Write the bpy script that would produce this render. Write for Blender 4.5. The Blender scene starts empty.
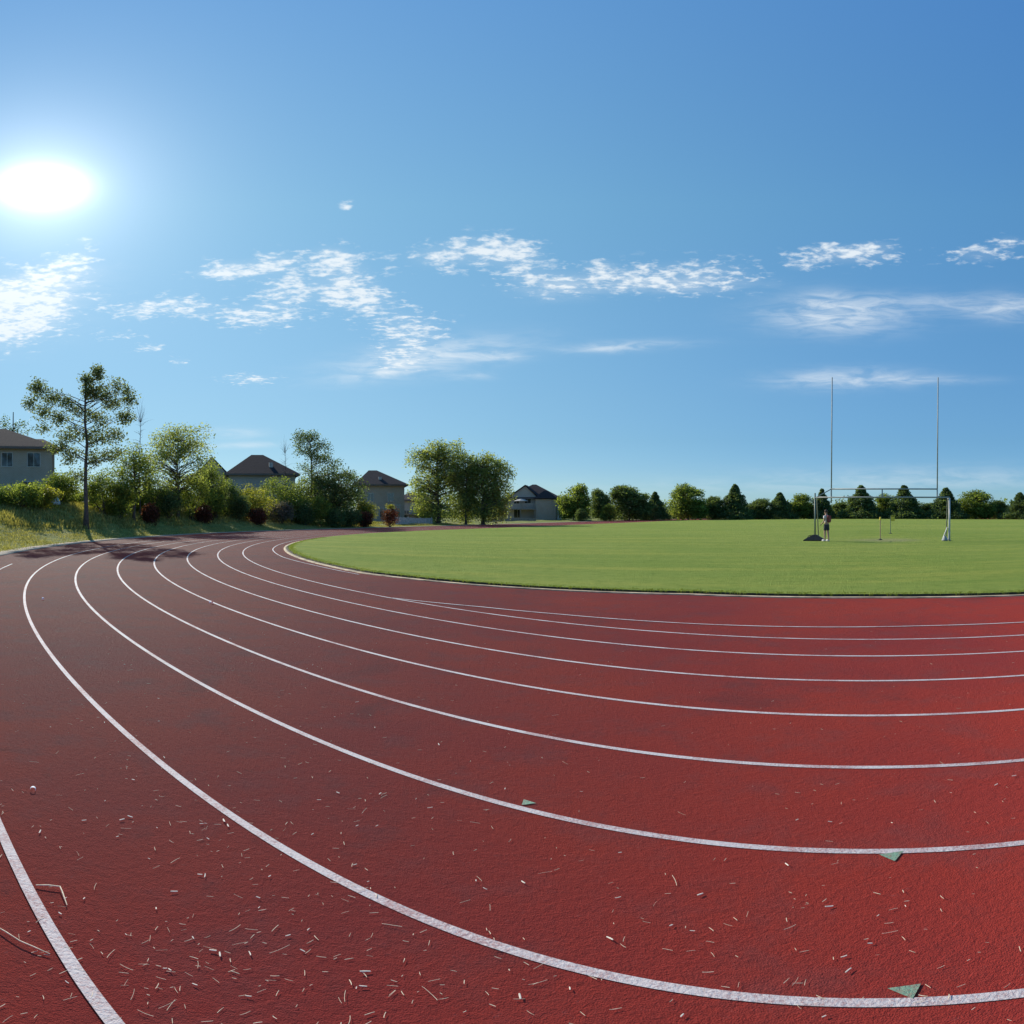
import bpy, bmesh, math, random
import numpy as np
from mathutils import Vector, Matrix

SC = bpy.context.scene
COL = SC.collection
RAD = math.radians
S = 651.9            # pixels per radian of the quarter panorama
H = 1.804            # eye height
SUN_AZ, SUN_EL = (42 - 512) / S, (512 - 187) / S      # azimuth from +Y towards +X, elevation

# ------------------------------------------------------------------ basics
def gp(px, d):
    a = (px - 512) / S
    return np.array([math.sin(a) * d, math.cos(a) * d])

def zat(py, d):
    return H + d * math.tan((512 - py) / S)

def ground_hit(px, py, z=0.0):
    d = (H - z) / math.tan((py - 512) / S)
    return gp(px, d)

def tag(o, label=None, cat=None, group=None, kind=None):
    if label: o['label'] = label
    if cat: o['category'] = cat
    if group: o['group'] = group
    if kind: o['kind'] = kind
    return o

def link(name, me, mat=None, parent=None, loc=None):
    o = bpy.data.objects.new(name, me)
    COL.objects.link(o)
    if mat is not None:
        for m in (mat if isinstance(mat, (list, tuple)) else [mat]):
            me.materials.append(m)
    if parent is not None: o.parent = parent
    if loc is not None: o.location = loc
    return o

def empty(name, loc, rz=0.0):
    o = bpy.data.objects.new(name, None)
    o.empty_display_size = 0.3
    COL.objects.link(o)
    o.location = loc
    o.rotation_euler = (0, 0, rz)
    return o

def copy_tree(o, parent=None):
    c = o.copy(); COL.objects.link(c)
    if parent is not None: c.parent = parent
    for ch in list(o.children): copy_tree(ch, c)
    return c

def mesh_np(name, v, f, smooth=False):
    """v (n,3) array, f list of index tuples or (m,k) array"""
    me = bpy.data.meshes.new(name)
    if isinstance(f, np.ndarray):
        m, k = f.shape
        me.vertices.add(len(v)); me.vertices.foreach_set('co', np.asarray(v, np.float32).ravel())
        me.loops.add(m * k); me.loops.foreach_set('vertex_index', f.astype(np.int32).ravel())
        me.polygons.add(m)
        me.polygons.foreach_set('loop_start', np.arange(0, m * k, k, dtype=np.int32))
        me.polygons.foreach_set('loop_total', np.full(m, k, np.int32))
        me.update(calc_edges=True)
    else:
        me.from_pydata([tuple(p) for p in v], [], f)
        me.update()
    me.validate()
    if smooth:
        me.polygons.foreach_set('use_smooth', np.ones(len(me.polygons), bool))
    return me

class MB:
    """collects shapes, builds ONE mesh object"""
    def __init__(self): self.v = []; self.f = []
    def add(self, vs, fs):
        b = len(self.v)
        self.v += [tuple(p) for p in vs]
        self.f += [tuple(i + b for i in q) for q in fs]
        return self
    def box(self, x0, x1, y0, y1, z0, z1):
        return self.add([(x0,y0,z0),(x1,y0,z0),(x1,y1,z0),(x0,y1,z0),(x0,y0,z1),(x1,y0,z1),(x1,y1,z1),(x0,y1,z1)],
                 [(0,3,2,1),(4,5,6,7),(0,1,5,4),(1,2,6,5),(2,3,7,6),(3,0,4,7)])
    def tube(self, pts, radii, n=8, cap=True):
        pts = [Vector(p) for p in pts]
        if not isinstance(radii, (list, tuple)): radii = [radii] * len(pts)
        vs, fs = [], []
        up = Vector((0, 0, 1))
        for i, p in enumerate(pts):
            d = (pts[min(i+1, len(pts)-1)] - pts[max(i-1, 0)]).normalized()
            a = d.cross(up if abs(d.z) < 0.95 else Vector((1, 0, 0))).normalized()
            b = d.cross(a)
            for k in range(n):
                t = 2 * math.pi * k / n
                vs.append(p + (a * math.cos(t) + b * math.sin(t)) * radii[i])
        for i in range(len(pts) - 1):
            for k in range(n):
                fs.append((i*n+k, i*n+(k+1) % n, (i+1)*n+(k+1) % n, (i+1)*n+k))
        if cap:
            fs.append(tuple(range(n-1, -1, -1))); fs.append(tuple((len(pts)-1)*n + k for k in range(n)))
        return self.add(vs, fs)
    def lathe(self, prof, n=12, c=(0, 0, 0)):
        vs, fs = [], []
        for r, z in prof:
            for k in range(n):
                t = 2*math.pi*k/n
                vs.append((c[0]+r*math.cos(t), c[1]+r*math.sin(t), c[2]+z))
        for i in range(len(prof)-1):
            for k in range(n):
                fs.append((i*n+k, i*n+(k+1) % n, (i+1)*n+(k+1) % n, (i+1)*n+k))
        fs.append(tuple(range(n-1, -1, -1))); fs.append(tuple((len(prof)-1)*n+k for k in range(n)))
        return self.add(vs, fs)
    def build(self, name, mat, parent=None, loc=None, smooth=False):
        me = bpy.data.meshes.new(name)
        me.from_pydata(self.v, [], self.f); me.update()
        if smooth: me.polygons.foreach_set('use_smooth', np.ones(len(me.polygons), bool))
        return link(name, me, mat, parent, loc)

# ------------------------------------------------------------------ materials
def new_mat(name):
    m = bpy.data.materials.new(name); m.use_nodes = True
    nt = m.node_tree
    return m, nt, nt.nodes['Principled BSDF'], nt.nodes['Material Output']

def N(nt, t, **kw):
    n = nt.nodes.new(t)
    for k, v in kw.items():
        if k in n.inputs: n.inputs[k].default_value = v
        else: setattr(n, k, v)
    return n

def noise(nt, vec, scale, detail=4, rough=0.55, dist=0.0):
    n = N(nt, 'ShaderNodeTexNoise')
    n.inputs['Scale'].default_value = scale; n.inputs['Detail'].default_value = detail
    n.inputs['Roughness'].default_value = rough; n.inputs['Distortion'].default_value = dist
    if vec is not None: nt.links.new(vec, n.inputs['Vector'])
    return n.outputs['Fac']

def ramp(nt, fac, stops):
    r = N(nt, 'ShaderNodeValToRGB')
    el = r.color_ramp.elements
    while len(el) < len(stops): el.new(0.5)
    for e, (p, c) in zip(el, stops):
        e.position = p; e.color = c if len(c) == 4 else (*c, 1)
    nt.links.new(fac, r.inputs['Fac'])
    return r.outputs['Color']

def mix(nt, fac, a, b, mode='MIX'):
    m = N(nt, 'ShaderNodeMix', data_type='RGBA', blend_type=mode)
    for sock, v in ((m.inputs[0], fac), (m.inputs[6], a), (m.inputs[7], b)):
        if isinstance(v, bpy.types.NodeSocket): nt.links.new(v, sock)
        else: sock.default_value = v if isinstance(v, (int, float)) else ((*v, 1) if len(v) == 3 else v)
    return m.outputs[2]

def mrange(nt, v, a, b, c=0.0, d=1.0, smooth=True):
    m = N(nt, 'ShaderNodeMapRange')
    if smooth: m.interpolation_type = 'SMOOTHSTEP'
    nt.links.new(v, m.inputs[0])
    for i, x in zip((1, 2, 3, 4), (a, b, c, d)): m.inputs[i].default_value = x
    return m.outputs[0]

def math_(nt, op, a, b=None, c=None):
    m = N(nt, 'ShaderNodeMath', operation=op)
    for i, v in enumerate((a, b, c)):
        if v is None: continue
        if isinstance(v, bpy.types.NodeSocket): nt.links.new(v, m.inputs[i])
        else: m.inputs[i].default_value = v
    return m.outputs[0]

def geo_pos(nt):
    return N(nt, 'ShaderNodeNewGeometry').outputs['Position']

def scaled(nt, vec, s):
    m = N(nt, 'ShaderNodeMapping'); m.inputs['Scale'].default_value = s
    nt.links.new(vec, m.inputs['Vector'])
    return m.outputs['Vector']

def bump(nt, bsdf, height, strength, dist):
    b = N(nt, 'ShaderNodeBump'); b.inputs['Strength'].default_value = strength
    b.inputs['Distance'].default_value = dist
    nt.links.new(height, b.inputs['Height']); nt.links.new(b.outputs['Normal'], bsdf.inputs['Normal'])

def plain(name, c, rough=0.6, metal=0.0, var=0.12, scale=3.0, bumpd=0.0):
    m, nt, b, _ = new_mat(name)
    tc = N(nt, 'ShaderNodeTexCoord').outputs['Object']
    f = noise(nt, tc, scale)
    c = np.array(c)
    nt.links.new(ramp(nt, f, [(0.3, tuple(c*(1-var))), (0.7, tuple(np.minimum(c*(1+var), 1)))]), b.inputs['Base Color'])
    b.inputs['Roughness'].default_value = rough; b.inputs['Metallic'].default_value = metal
    if bumpd: bump(nt, b, noise(nt, tc, scale*12), 0.5, bumpd)
    return m

def mat_track():
    m, nt, b, _ = new_mat('red_rubber_track')
    p = geo_pos(nt)
    big = noise(nt, p, 0.22, 4, 0.6)
    mid = noise(nt, p, 1.7, 6, 0.65)
    fine = noise(nt, p, 42, 6, 0.82)
    gran = N(nt, 'ShaderNodeTexVoronoi'); gran.inputs['Scale'].default_value = 150
    nt.links.new(p, gran.inputs['Vector'])
    c = ramp(nt, big, [(0.35, (0.360, 0.042, 0.034)), (0.65, (0.500, 0.052, 0.027))])
    # worn greyish patches and dust
    c = mix(nt, mrange(nt, mid, 0.46, 0.72, 0, 0.5), c, (0.25, 0.068, 0.060))
    c = mix(nt, mrange(nt, fine, 0.45, 0.78, 0, 0.55), c, (0.085, 0.022, 0.022))
    c = mix(nt, mrange(nt, noise(nt, p, 90, 2, 0.6), 0.60, 0.80, 0, 0.35), c, (0.36, 0.13, 0.11))
    stain = noise(nt, p, 0.55, 7, 0.72, 0.8)
    c = mix(nt, mrange(nt, stain, 0.54, 0.70, 0, 0.5), c, (0.150, 0.046, 0.042))
    c = mix(nt, mrange(nt, noise(nt, p, 7, 6, 0.8), 0.52, 0.74, 0, 0.5), c, (0.17, 0.034, 0.030))
    c = mix(nt, mrange(nt, noise(nt, p, 17, 4, 0.8), 0.60, 0.76, 0, 0.45), c, (0.42, 0.13, 0.11))
    nt.links.new(c, b.inputs['Base Color'])
    b.inputs['Roughness'].default_value = 0.88
    b.inputs['Diffuse Roughness'].default_value = 1.0
    b.inputs['Specular IOR Level'].default_value = 0.08
    h = math_(nt, 'ADD', math_(nt, 'ADD', fine, math_(nt, 'MULTIPLY', noise(nt, p, 16, 4, 0.75), 1.3)), math_(nt, 'MULTIPLY', gran.outputs['Distance'], 0.35))
    bump(nt, b, h, 1.0, 0.0105)
    return m

def mat_paint(name, c, under=(0.24, 0.05, 0.045)):
    m, nt, b, _ = new_mat(name)
    p = geo_pos(nt)
    n1 = noise(nt, p, 75, 4, 0.8); n2 = noise(nt, p, 1.6, 5, 0.75)
    wear = math_(nt, 'ADD', n1, math_(nt, 'MULTIPLY', math_(nt, 'SUBTRACT', n2, 0.32), 0.9))
    col = mix(nt, mrange(nt, wear, 0.55, 0.88, 0.05, 0.75), c, under)
    nt.links.new(col, b.inputs['Base Color']); b.inputs['Roughness'].default_value = 0.8
    bump(nt, b, noise(nt, p, 60, 3, 0.7), 0.9, 0.008)
    return m

def mat_field():
    m, nt, b, _ = new_mat('mown_field_grass')
    p = geo_pos(nt)
    r = N(nt, 'ShaderNodeMapping'); r.inputs['Rotation'].default_value = (0, 0, 0.35); nt.links.new(p, r.inputs['Vector'])
    s1 = noise(nt, scaled(nt, r.outputs['Vector'], (0.12, 1.0, 1)), 0.8, 5, 0.6)
    s2 = noise(nt, p, 0.09, 3, 0.6)
    s3 = noise(nt, p, 2.2, 5, 0.7)
    s4 = noise(nt, p, 26, 3, 0.8)
    c = ramp(nt, s2, [(0.3, (0.170, 0.235, 0.045)), (0.72, (0.235, 0.280, 0.065))])
    c = mix(nt, mrange(nt, s1, 0.42, 0.72, 0, 0.75), c, (0.300, 0.310, 0.066))
    c = mix(nt, mrange(nt, s3, 0.46, 0.72, 0, 0.6), c, (0.115, 0.180, 0.032))
    c = mix(nt, mrange(nt, s4, 0.5, 0.8, 0, 0.5), c, (0.07, 0.12, 0.02))
    c = mix(nt, mrange(nt, noise(nt, p, 0.45, 6, 0.7, 0.5), 0.55, 0.75, 0, 0.5), c, (0.125, 0.195, 0.034))
    c = mix(nt, mrange(nt, noise(nt, p, 0.9, 5, 0.75), 0.62, 0.78, 0, 0.5), c, (0.34, 0.30, 0.10))
    # worn soil in the goal mouth
    d = N(nt, 'ShaderNodeVectorMath', operation='DISTANCE'); nt.links.new(scaled(nt, p, (1, 1, 0)), d.inputs[0])
    g = gp(886, 37); d.inputs[1].default_value = (g[0], g[1], 0)
    w = math_(nt, 'ADD', d.outputs['Value'], math_(nt, 'MULTIPLY', s3, 3.0))
    c = mix(nt, mrange(nt, w, 2.2, 4.2, 0.55, 0.0), c, (0.26, 0.23, 0.13))
    nt.links.new(c, b.inputs['Base Color']); b.inputs['Roughness'].default_value = 0.9
    b.inputs['Specular IOR Level'].default_value = 0.03
    bump(nt, b, math_(nt, 'ADD', s4, s3), 0.9, 0.05)
    return m

def mat_ground():
    m, nt, b, _ = new_mat('rough_verge_grass')
    p = geo_pos(nt)
    a = noise(nt, p, 0.10, 4, 0.6); f = noise(nt, p, 1.3, 6, 0.7); g = noise(nt, p, 9, 3, 0.7)
    c = ramp(nt, a, [(0.35, (0.165, 0.205, 0.050)), (0.62, (0.27, 0.255, 0.085))])
    c = mix(nt, mrange(nt, f, 0.45, 0.72, 0, 0.7), c, (0.095, 0.135, 0.032))
    c = mix(nt, mrange(nt, g, 0.52, 0.8, 0, 0.5), c, (0.30, 0.28, 0.12))
    nt.links.new(c, b.inputs['Base Color']); b.inputs['Roughness'].default_value = 0.95
    b.inputs['Specular IOR Level'].default_value = 0.1
    bump(nt, b, math_(nt, 'ADD', f, math_(nt, 'MULTIPLY', g, 0.4)), 1.0, 0.25)
    return m

def mat_leaf(name, c1, c2, trans=0.45, warm=1.5):
    m, nt, b, out = new_mat(name)
    rnd = N(nt, 'ShaderNodeNewGeometry').outputs['Random Per Island']
    col = ramp(nt, rnd, [(0.0, c1), (0.75, c2), (1.0, tuple(min(1, x*1.5) for x in c2))])
    nt.links.new(col, b.inputs['Base Color'])
    b.inputs['Roughness'].default_value = 0.6; b.inputs['Specular IOR Level'].default_value = 0.12
    t = N(nt, 'ShaderNodeBsdfTranslucent')
    tc = mix(nt, 1.0, col, (1.5*warm, 1.35*warm, 0.55*warm), 'MULTIPLY')
    nt.links.new(tc, t.inputs['Color'])
    mx = N(nt, 'ShaderNodeMixShader'); mx.inputs[0].default_value = trans
    nt.links.new(b.outputs[0], mx.inputs[1]); nt.links.new(t.outputs[0], mx.inputs[2])
    nt.links.new(mx.outputs[0], out.inputs['Surface'])
    return m

def mat_brick(name, c, c2):
    m, nt, b, _ = new_mat(name)
    tc = N(nt, 'ShaderNodeTexCoord').outputs['Object']
    xyz = N(nt, 'ShaderNodeSeparateXYZ'); nt.links.new(tc, xyz.inputs[0])
    cb = N(nt, 'ShaderNodeCombineXYZ')
    nt.links.new(math_(nt, 'ADD', xyz.outputs[0], xyz.outputs[1]), cb.inputs[0]); nt.links.new(xyz.outputs[2], cb.inputs[1])
    br = N(nt, 'ShaderNodeTexBrick'); br.inputs['Scale'].default_value = 1.0
    br.inputs['Brick Width'].default_value = 0.24; br.inputs['Row Height'].default_value = 0.085
    br.inputs['Mortar Size'].default_value = 0.012
    br.inputs['Color1'].default_value = (*c, 1); br.inputs['Color2'].default_value = (*c2, 1)
    br.inputs['Mortar'].default_value = (0.42, 0.39, 0.35, 1)
    nt.links.new(cb.outputs[0], br.inputs['Vector'])
    col = mix(nt, mrange(nt, noise(nt, tc, 0.8), 0.4, 0.7, 0, 0.3), br.outputs['Color'], tuple(np.array(c)*0.75))
    nt.links.new(col, b.inputs['Base Color']); b.inputs['Roughness'].default_value = 0.9
    return m

def mat_shingle(name, c):
    m, nt, b, _ = new_mat(name)
    tc = N(nt, 'ShaderNodeTexCoord').outputs['Object']
    n1 = noise(nt, scaled(nt, tc, (1, 1, 3)), 2.5, 5, 0.7); n2 = noise(nt, tc, 14, 2, 0.5)
    c = np.array(c)
    col = ramp(nt, math_(nt, 'ADD', math_(nt, 'MULTIPLY', n1, 0.6), math_(nt, 'MULTIPLY', n2, 0.4)),
               [(0.35, tuple(c*0.7)), (0.65, tuple(c*1.3))])
    nt.links.new(col, b.inputs['Base Color']); b.inputs['Roughness'].default_value = 0.95; b.inputs['Specular IOR Level'].default_value = 0.08
    w = N(nt, 'ShaderNodeTexWave', wave_type='BANDS', bands_direction='Z'); w.inputs['Scale'].default_value = 3.0
    nt.links.new(tc, w.inputs['Vector']); bump(nt, b, w.outputs['Fac'], 0.5, 0.03)
    return m

def mat_glass(name):
    m, nt, b, _ = new_mat(name)
    b.inputs['Base Color'].default_value = (0.02, 0.025, 0.03, 1)
    b.inputs['Roughness'].default_value = 0.06; b.inputs['Specular IOR Level'].default_value = 0.8
    return m

M = dict(
    track=mat_track(), white_line=mat_paint('worn_white_paint', (0.52, 0.47, 0.46)),
    green_mark=mat_paint('worn_green_paint', (0.16, 0.30, 0.20)),
    field=mat_field(), ground=mat_ground(),
    kerb=plain('pale_concrete_edging', (0.44, 0.33, 0.20), 0.9, var=0.65, scale=2.6, bumpd=0.02),
    edge=plain('dusty_gravel_edge', (0.30, 0.25, 0.19), 1.0, var=0.45, scale=1.2, bumpd=0.02),
    gap=plain('dark_soil_edge', (0.035, 0.030, 0.018), 1.0, var=0.4),
    blade=mat_leaf('grass_blade', (0.07, 0.11, 0.02), (0.15, 0.19, 0.045), 0.35),
    dryblade=mat_leaf('dry_grass_blade', (0.13, 0.15, 0.045), (0.31, 0.30, 0.12), 0.35, 1.1),
    bark=plain('grey_brown_bark', (0.085, 0.068, 0.058), 0.95, var=0.4, scale=5, bumpd=0.03),
    leaf_near=mat_leaf('grey_green_leaf', (0.058, 0.087, 0.051), (0.128, 0.166, 0.083), 0.40),
    leaf_mid=mat_leaf('mid_green_leaf', (0.058, 0.096, 0.028), (0.147, 0.192, 0.054), 0.5),
    leaf_yellow=mat_leaf('yellow_green_leaf', (0.090, 0.115, 0.025), (0.200, 0.215, 0.050), 0.5),
    leaf_dark=mat_leaf('dark_green_leaf', (0.036, 0.067, 0.033), (0.096, 0.138, 0.059), 0.4),
    leaf_far=mat_leaf('far_green_leaf', (0.044, 0.077, 0.036), (0.110, 0.154, 0.059), 0.42),
    leaf_willow=mat_leaf('willow_leaf', (0.083, 0.118, 0.046), (0.192, 0.237, 0.092), 0.55),
    leaf_red=mat_leaf('dark_red_leaf', (0.050, 0.026, 0.018), (0.120, 0.045, 0.032), 0.35),
    leaf_grey=mat_leaf('dusty_grey_leaf', (0.070, 0.070, 0.058), (0.14, 0.13, 0.11), 0.3),
    brick_tan=mat_brick('tan_brick', (0.36, 0.27, 0.19), (0.30, 0.225, 0.16)),
    brick_grey=mat_brick('greyish_brick', (0.36, 0.31, 0.26), (0.31, 0.265, 0.225)),
    roof=mat_shingle('dark_brown_shingle', (0.034, 0.028, 0.031)),
    roof2=mat_shingle('grey_brown_shingle', (0.046, 0.038, 0.040)),
    trim=plain('off_white_trim', (0.42, 0.39, 0.35), 0.6),
    eave=plain('brown_eave_trim', (0.11, 0.085, 0.07), 0.6),
    glass=mat_glass('window_glass'),
    deckwood=plain('weathered_deck_wood', (0.22, 0.18, 0.14), 0.8, var=0.3, scale=4),
    fencewood=plain('grey_fence_wood', (0.36, 0.34, 0.31), 0.85, var=0.3, scale=4),
    steel=plain('galvanised_steel', (0.24, 0.26, 0.25), 0.65, 0.1, 0.2, 4),
    greenpost=plain('dull_green_post_paint', (0.10, 0.14, 0.11), 0.5, 0.0, 0.2, 4),
    whitepost=plain('white_post_paint', (0.46, 0.45, 0.44), 0.5, 0.0, 0.15, 4),
    black=plain('black_rubber_weight', (0.02, 0.022, 0.02), 0.7, 0.0, 0.3, 5),
    yellow=plain('yellow_plastic', (0.65, 0.47, 0.04), 0.5),
    pinkpole=plain('faded_red_pole', (0.36, 0.20, 0.15), 0.5),
    skin=plain('skin', (0.36, 0.21, 0.15), 0.55, var=0.08),
    shirt=plain('white_shirt_cloth', (0.62, 0.56, 0.54), 0.9, var=0.08, scale=6),
    redcloth=plain('dark_red_cloth', (0.22, 0.05, 0.04), 0.9, var=0.2, scale=6),
    shorts=plain('dark_shorts_cloth', (0.03, 0.032, 0.04), 0.9, var=0.2, scale=6),
    hair=plain('dark_brown_hair', (0.05, 0.025, 0.015), 0.8, var=0.3, scale=20),
    shoe=plain('pale_shoe', (0.45, 0.44, 0.43), 0.7),
    straw=plain('pale_straw', (0.66, 0.52, 0.36), 0.8, var=0.35, scale=40),
    chip=plain('pale_wood_chip', (0.78, 0.68, 0.54), 0.8, var=0.2, scale=40),
    paper=plain('white_scrap', (0.75, 0.75, 0.76), 0.7, var=0.05, scale=30),
    tarp=plain('pale_blue_tarp', (0.33, 0.42, 0.44), 0.5, var=0.2, scale=2, bumpd=0.03),
)

# ------------------------------------------------------------------ the oval
CX, CY = 25.81, 42.65
U = np.array([math.sin(RAD(31.2)), math.cos(RAD(31.2))])       # along the straights
NRM = np.array([-U[1], U[0]])                                  # to the left straight
C1 = np.array([CX, CY]); LEN = 84.4; C2 = C1 + U * LEN
AX = math.atan2(-U[1], -U[0])                                  # apex of the near bend

_ka = [0, 6, 14, 20, 30, 42, 55, 90]                           # flattened apex of the grass edge
_kr = [36.15, 36.35, 37.7, 38.45, 38.6, 38.75, 38.75, 38.75]
def kerb_r(da): return float(np.interp(abs(math.degrees(da)), _ka, _kr))

def oval(R, step=0.5, kerb=False, off=0.0):
    """closed path round the oval; returns points and their nearest points on the axis"""
    pts, mid = [], []
    n = int(180 / step)
    for i in range(n + 1):
        da = RAD(-90 + i * 180 / n)
        r = (kerb_r(da) if kerb else R) + off
        a = AX + da
        pts.append(C1 + r * np.array([math.cos(a), math.sin(a)])); mid.append(C1)
    m = 60
    r = (38.75 if kerb else R) + off
    for i in range(1, m):
        b = C1 + U * LEN * i / m; pts.append(b - NRM * r); mid.append(b)
    k = 120
    for i in range(k + 1):
        a = AX + math.pi - math.pi/2 + math.pi * i / k
        pts.append(C2 + r * np.array([math.cos(a), math.sin(a)])); mid.append(C2)
    for i in range(m - 1, 0, -1):
        b = C1 + U * LEN * i / m; pts.append(b + NRM * r); mid.append(b)
    return np.array(pts), np.array(mid)

def oval_dist(p):
    """distance of p (n,2) to the axis segment"""
    d = p - C1
    s = np.clip(d @ U, 0, LEN)
    return np.linalg.norm(d - s[:, None] * U, axis=1)

R_OUT = 50.6
def strip(name, paths, zs, mat, closed=True, smooth=False):
    n = len(paths[0]); v = []; f = []
    for P, z in zip(paths, zs):
        z = np.broadcast_to(z, (n,))
        v += [(p[0], p[1], float(zz)) for p, zz in zip(P, z)]
    for k in range(len(paths) - 1):
        for i in range(n if closed else n - 1):
            j = (i + 1) % n
            f.append((k*n+i, k*n+j, (k+1)*n+j, (k+1)*n+i))
    me = mesh_np(name, np.array(v), np.array(f), smooth)
    bm = bmesh.new(); bm.from_mesh(me); bmesh.ops.recalc_face_normals(bm, faces=bm.faces)
    if sum(fc.normal.z * fc.calc_area() for fc in bm.faces) < 0: bmesh.ops.reverse_faces(bm, faces=bm.faces)
    bm.to_mesh(me); bm.free()
    return link(name, me, mat)

def sst(a, b, x):
    t = np.clip((x - a) / (b - a), 0, 1); return t * t * (3 - 2 * t)

# terrain --------------------------------------------------------------
_rng = np.random.default_rng(5)
_waves = [(_rng.uniform(0.15, 1.3), _rng.uniform(0, 6.28), _rng.uniform(0, 6.28)) for _ in range(14)]
def bumps(p):
    z = 0
    for k, a, ph in _waves:
        z = z + np.sin(k * (p[:, 0]*math.cos(a) + p[:, 1]*math.sin(a)) + ph) / (0.6 + k * 2)
    return z / 5
def terrain(p):
    p = np.atleast_2d(np.asarray(p, float))
    e = oval_dist(p) - R_OUT
    s = (p - C1) @ U; side = (p - C1) @ NRM
    Hh = np.interp(s, [-60, -30, -20, -11, -4, 0, 20, 45], [2.55, 2.5, 2.4, 1.95, 1.1, 0.45, 0.32, 0.1])
    left = sst(-5, 15, side)
    z = Hh * sst(0.6, 10.0, e) * left
    z = z + bumps(p) * sst(1, 7, e) * 0.35
    z = z + 2.2 * sst(260, 700, np.hypot(p[:, 0], p[:, 1]))
    z = np.where(e < 0.3, -0.08, z - 0.01)
    return z
def tz(p): return float(terrain(p)[0])

def build_ground():
    rs = np.concatenate([[0.5, 4, 9, 14, 18, 22, 25], np.arange(27, 62, 0.5), np.arange(62, 130, 1.5), np.geomspace(132, 2500, 60)])
    na = 540
    an = np.concatenate([np.linspace(-0.95, 0.95, 400), np.linspace(0.95, 2*math.pi-0.95, 142)[1:-1]])
    na = len(an)
    v = []
    for r in rs: v.append(np.stack([np.sin(an)*r, np.cos(an)*r], 1))
    v = np.concatenate(v); z = terrain(v)
    V = np.column_stack([v, z])
    V = np.vstack([V, [[0, 0, -0.08]]])
    i = np.arange(len(rs)-1)[:, None]*na; k = np.arange(na)[None]; k2 = (k+1) % na
    f = np.stack([(i+k), (i+k2), (i+na+k2), (i+na+k)], -1).reshape(-1, 4)[:, ::-1]
    me = mesh_np('ground', V, f, True)
    o = link('ground', me, M['ground']); tag(o, kind='structure')
    return o
build_ground()

P_in, mid_in = oval(22, 0.25); P_out, _ = oval(R_OUT, 0.25)
P_a, _ = oval(32, 0.25); P_b, _ = oval(44, 0.25)
tag(strip('running_track', [P_in, P_a, P_b, P_out], [0, 0, 0, 0], M['track']), kind='structure')
P0, _ = oval(R_OUT, 0.5, off=0.0); P1, _ = oval(R_OUT, 0.5, off=0.95); P2, _ = oval(R_OUT, 0.5, off=1.0)
tag(strip('track_kerb', [P0, P0, P1, P2], [-0.05, 0.03, 0.03, -0.12], M['edge']), kind='structure')

# lane lines: white paint, 50 mm wide
LW = 0.052
for R in [47.93, 46.71, 45.49, 44.27, 43.05, 41.83, 40.75]:
    a, _ = oval(R - LW/2, 0.25); b, _ = oval(R + LW/2, 0.25)
    tag(strip('lane_line', [a, b], [0.004, 0.004], M['white_line']), kind='structure')
def arc_line(rf, a0, a1, w=LW):
    n = 160; A = []; B = []
    for i in range(n+1):
        t = RAD(a0 + (a1-a0)*i/n); r = rf(math.degrees(t)); d = np.array([math.cos(t), math.sin(t)])
        A.append(C1 + d*(r-w/2)); B.append(C1 + d*(r+w/2))
    tag(strip('lane_line', [A, B], [0.008, 0.008], M['white_line'], closed=False), kind='structure')
arc_line(lambda a: 49.15, -147.5, -80)
arc_line(lambda a: float(np.interp(a, [-134, -131, -128.6, -124, -119.9, -110, -100], [40.75, 40.25, 40.05, 39.87, 39.7, 39.68, 39.68])), -134, -96)
arc_line(lambda a: float(np.interp(a, [-210, -160, -152, -146, -140], [39.45, 39.4, 39.25, 38.95, 38.8])), -210, -141)

def triangle_mark(px, py, size, rot):
    c = ground_hit(px, py); me = bpy.data.meshes.new('track_marking')
    pts = [(size*math.cos(rot+t), size*math.sin(rot+t)*0.9) for t in (0, 2.2, 4.1)]
    me.from_pydata([(c[0]+x, c[1]+y, 0.0055) for x, y in pts], [], [(0, 1, 2)]); me.update()
    tag(link('track_marking', me, M['green_mark']), kind='structure')
triangle_mark(527, 803, 0.055, 1.9); triangle_mark(893, 856, 0.07, 0.2); triangle_mark(906, 991, 0.062, 2.3)

# infield --------------------------------------------------------------
K, KM = oval(0, 0.25, kerb=True)
ragged = np.array([0.0]*len(K))
rr = np.random.default_rng(3)
ragged = np.convolve(rr.normal(0, 1, len(K)), np.ones(3)/3, 'same') * 0.035
Kdir = (K - KM) / np.linalg.norm(K - KM, axis=1)[:, None]
Kg = K + Kdir * (ragged[:, None] * 0.7 - 0.10)
def field_z(dist): return 0.06 + 0.25 * sst(0, 42, dist)
fr = np.concatenate([[1.0, 0.9985], np.linspace(0.99, 0.0, 46)])
paths = [KM + (Kg - KM) * f for f in fr]
zs = [field_z(np.linalg.norm(Kg - KM, axis=1) * (1 - f)) for f in fr]
tag(strip('playing_field', paths, zs, M['field'], smooth=True), kind='structure')
cl = [KM + (Kg - KM)*0.03]
tag(strip('infield_kerb', [K + Kdir*0.02, K + Kdir*0.02, K + Kdir*0.16, K + Kdir*0.165], [0.0, 0.022, 0.022, -0.03], M['kerb']), kind='structure')
tag(strip('soil_edge', [Kg, Kg + Kdir*0.012, K + Kdir*0.019], [field_z(0)-0.002, 0.004, 0.004], M['gap']), kind='structure')

def infield_z(p):
    p = np.atleast_2d(p)
    return field_z(38.0 - oval_dist(p))

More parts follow.
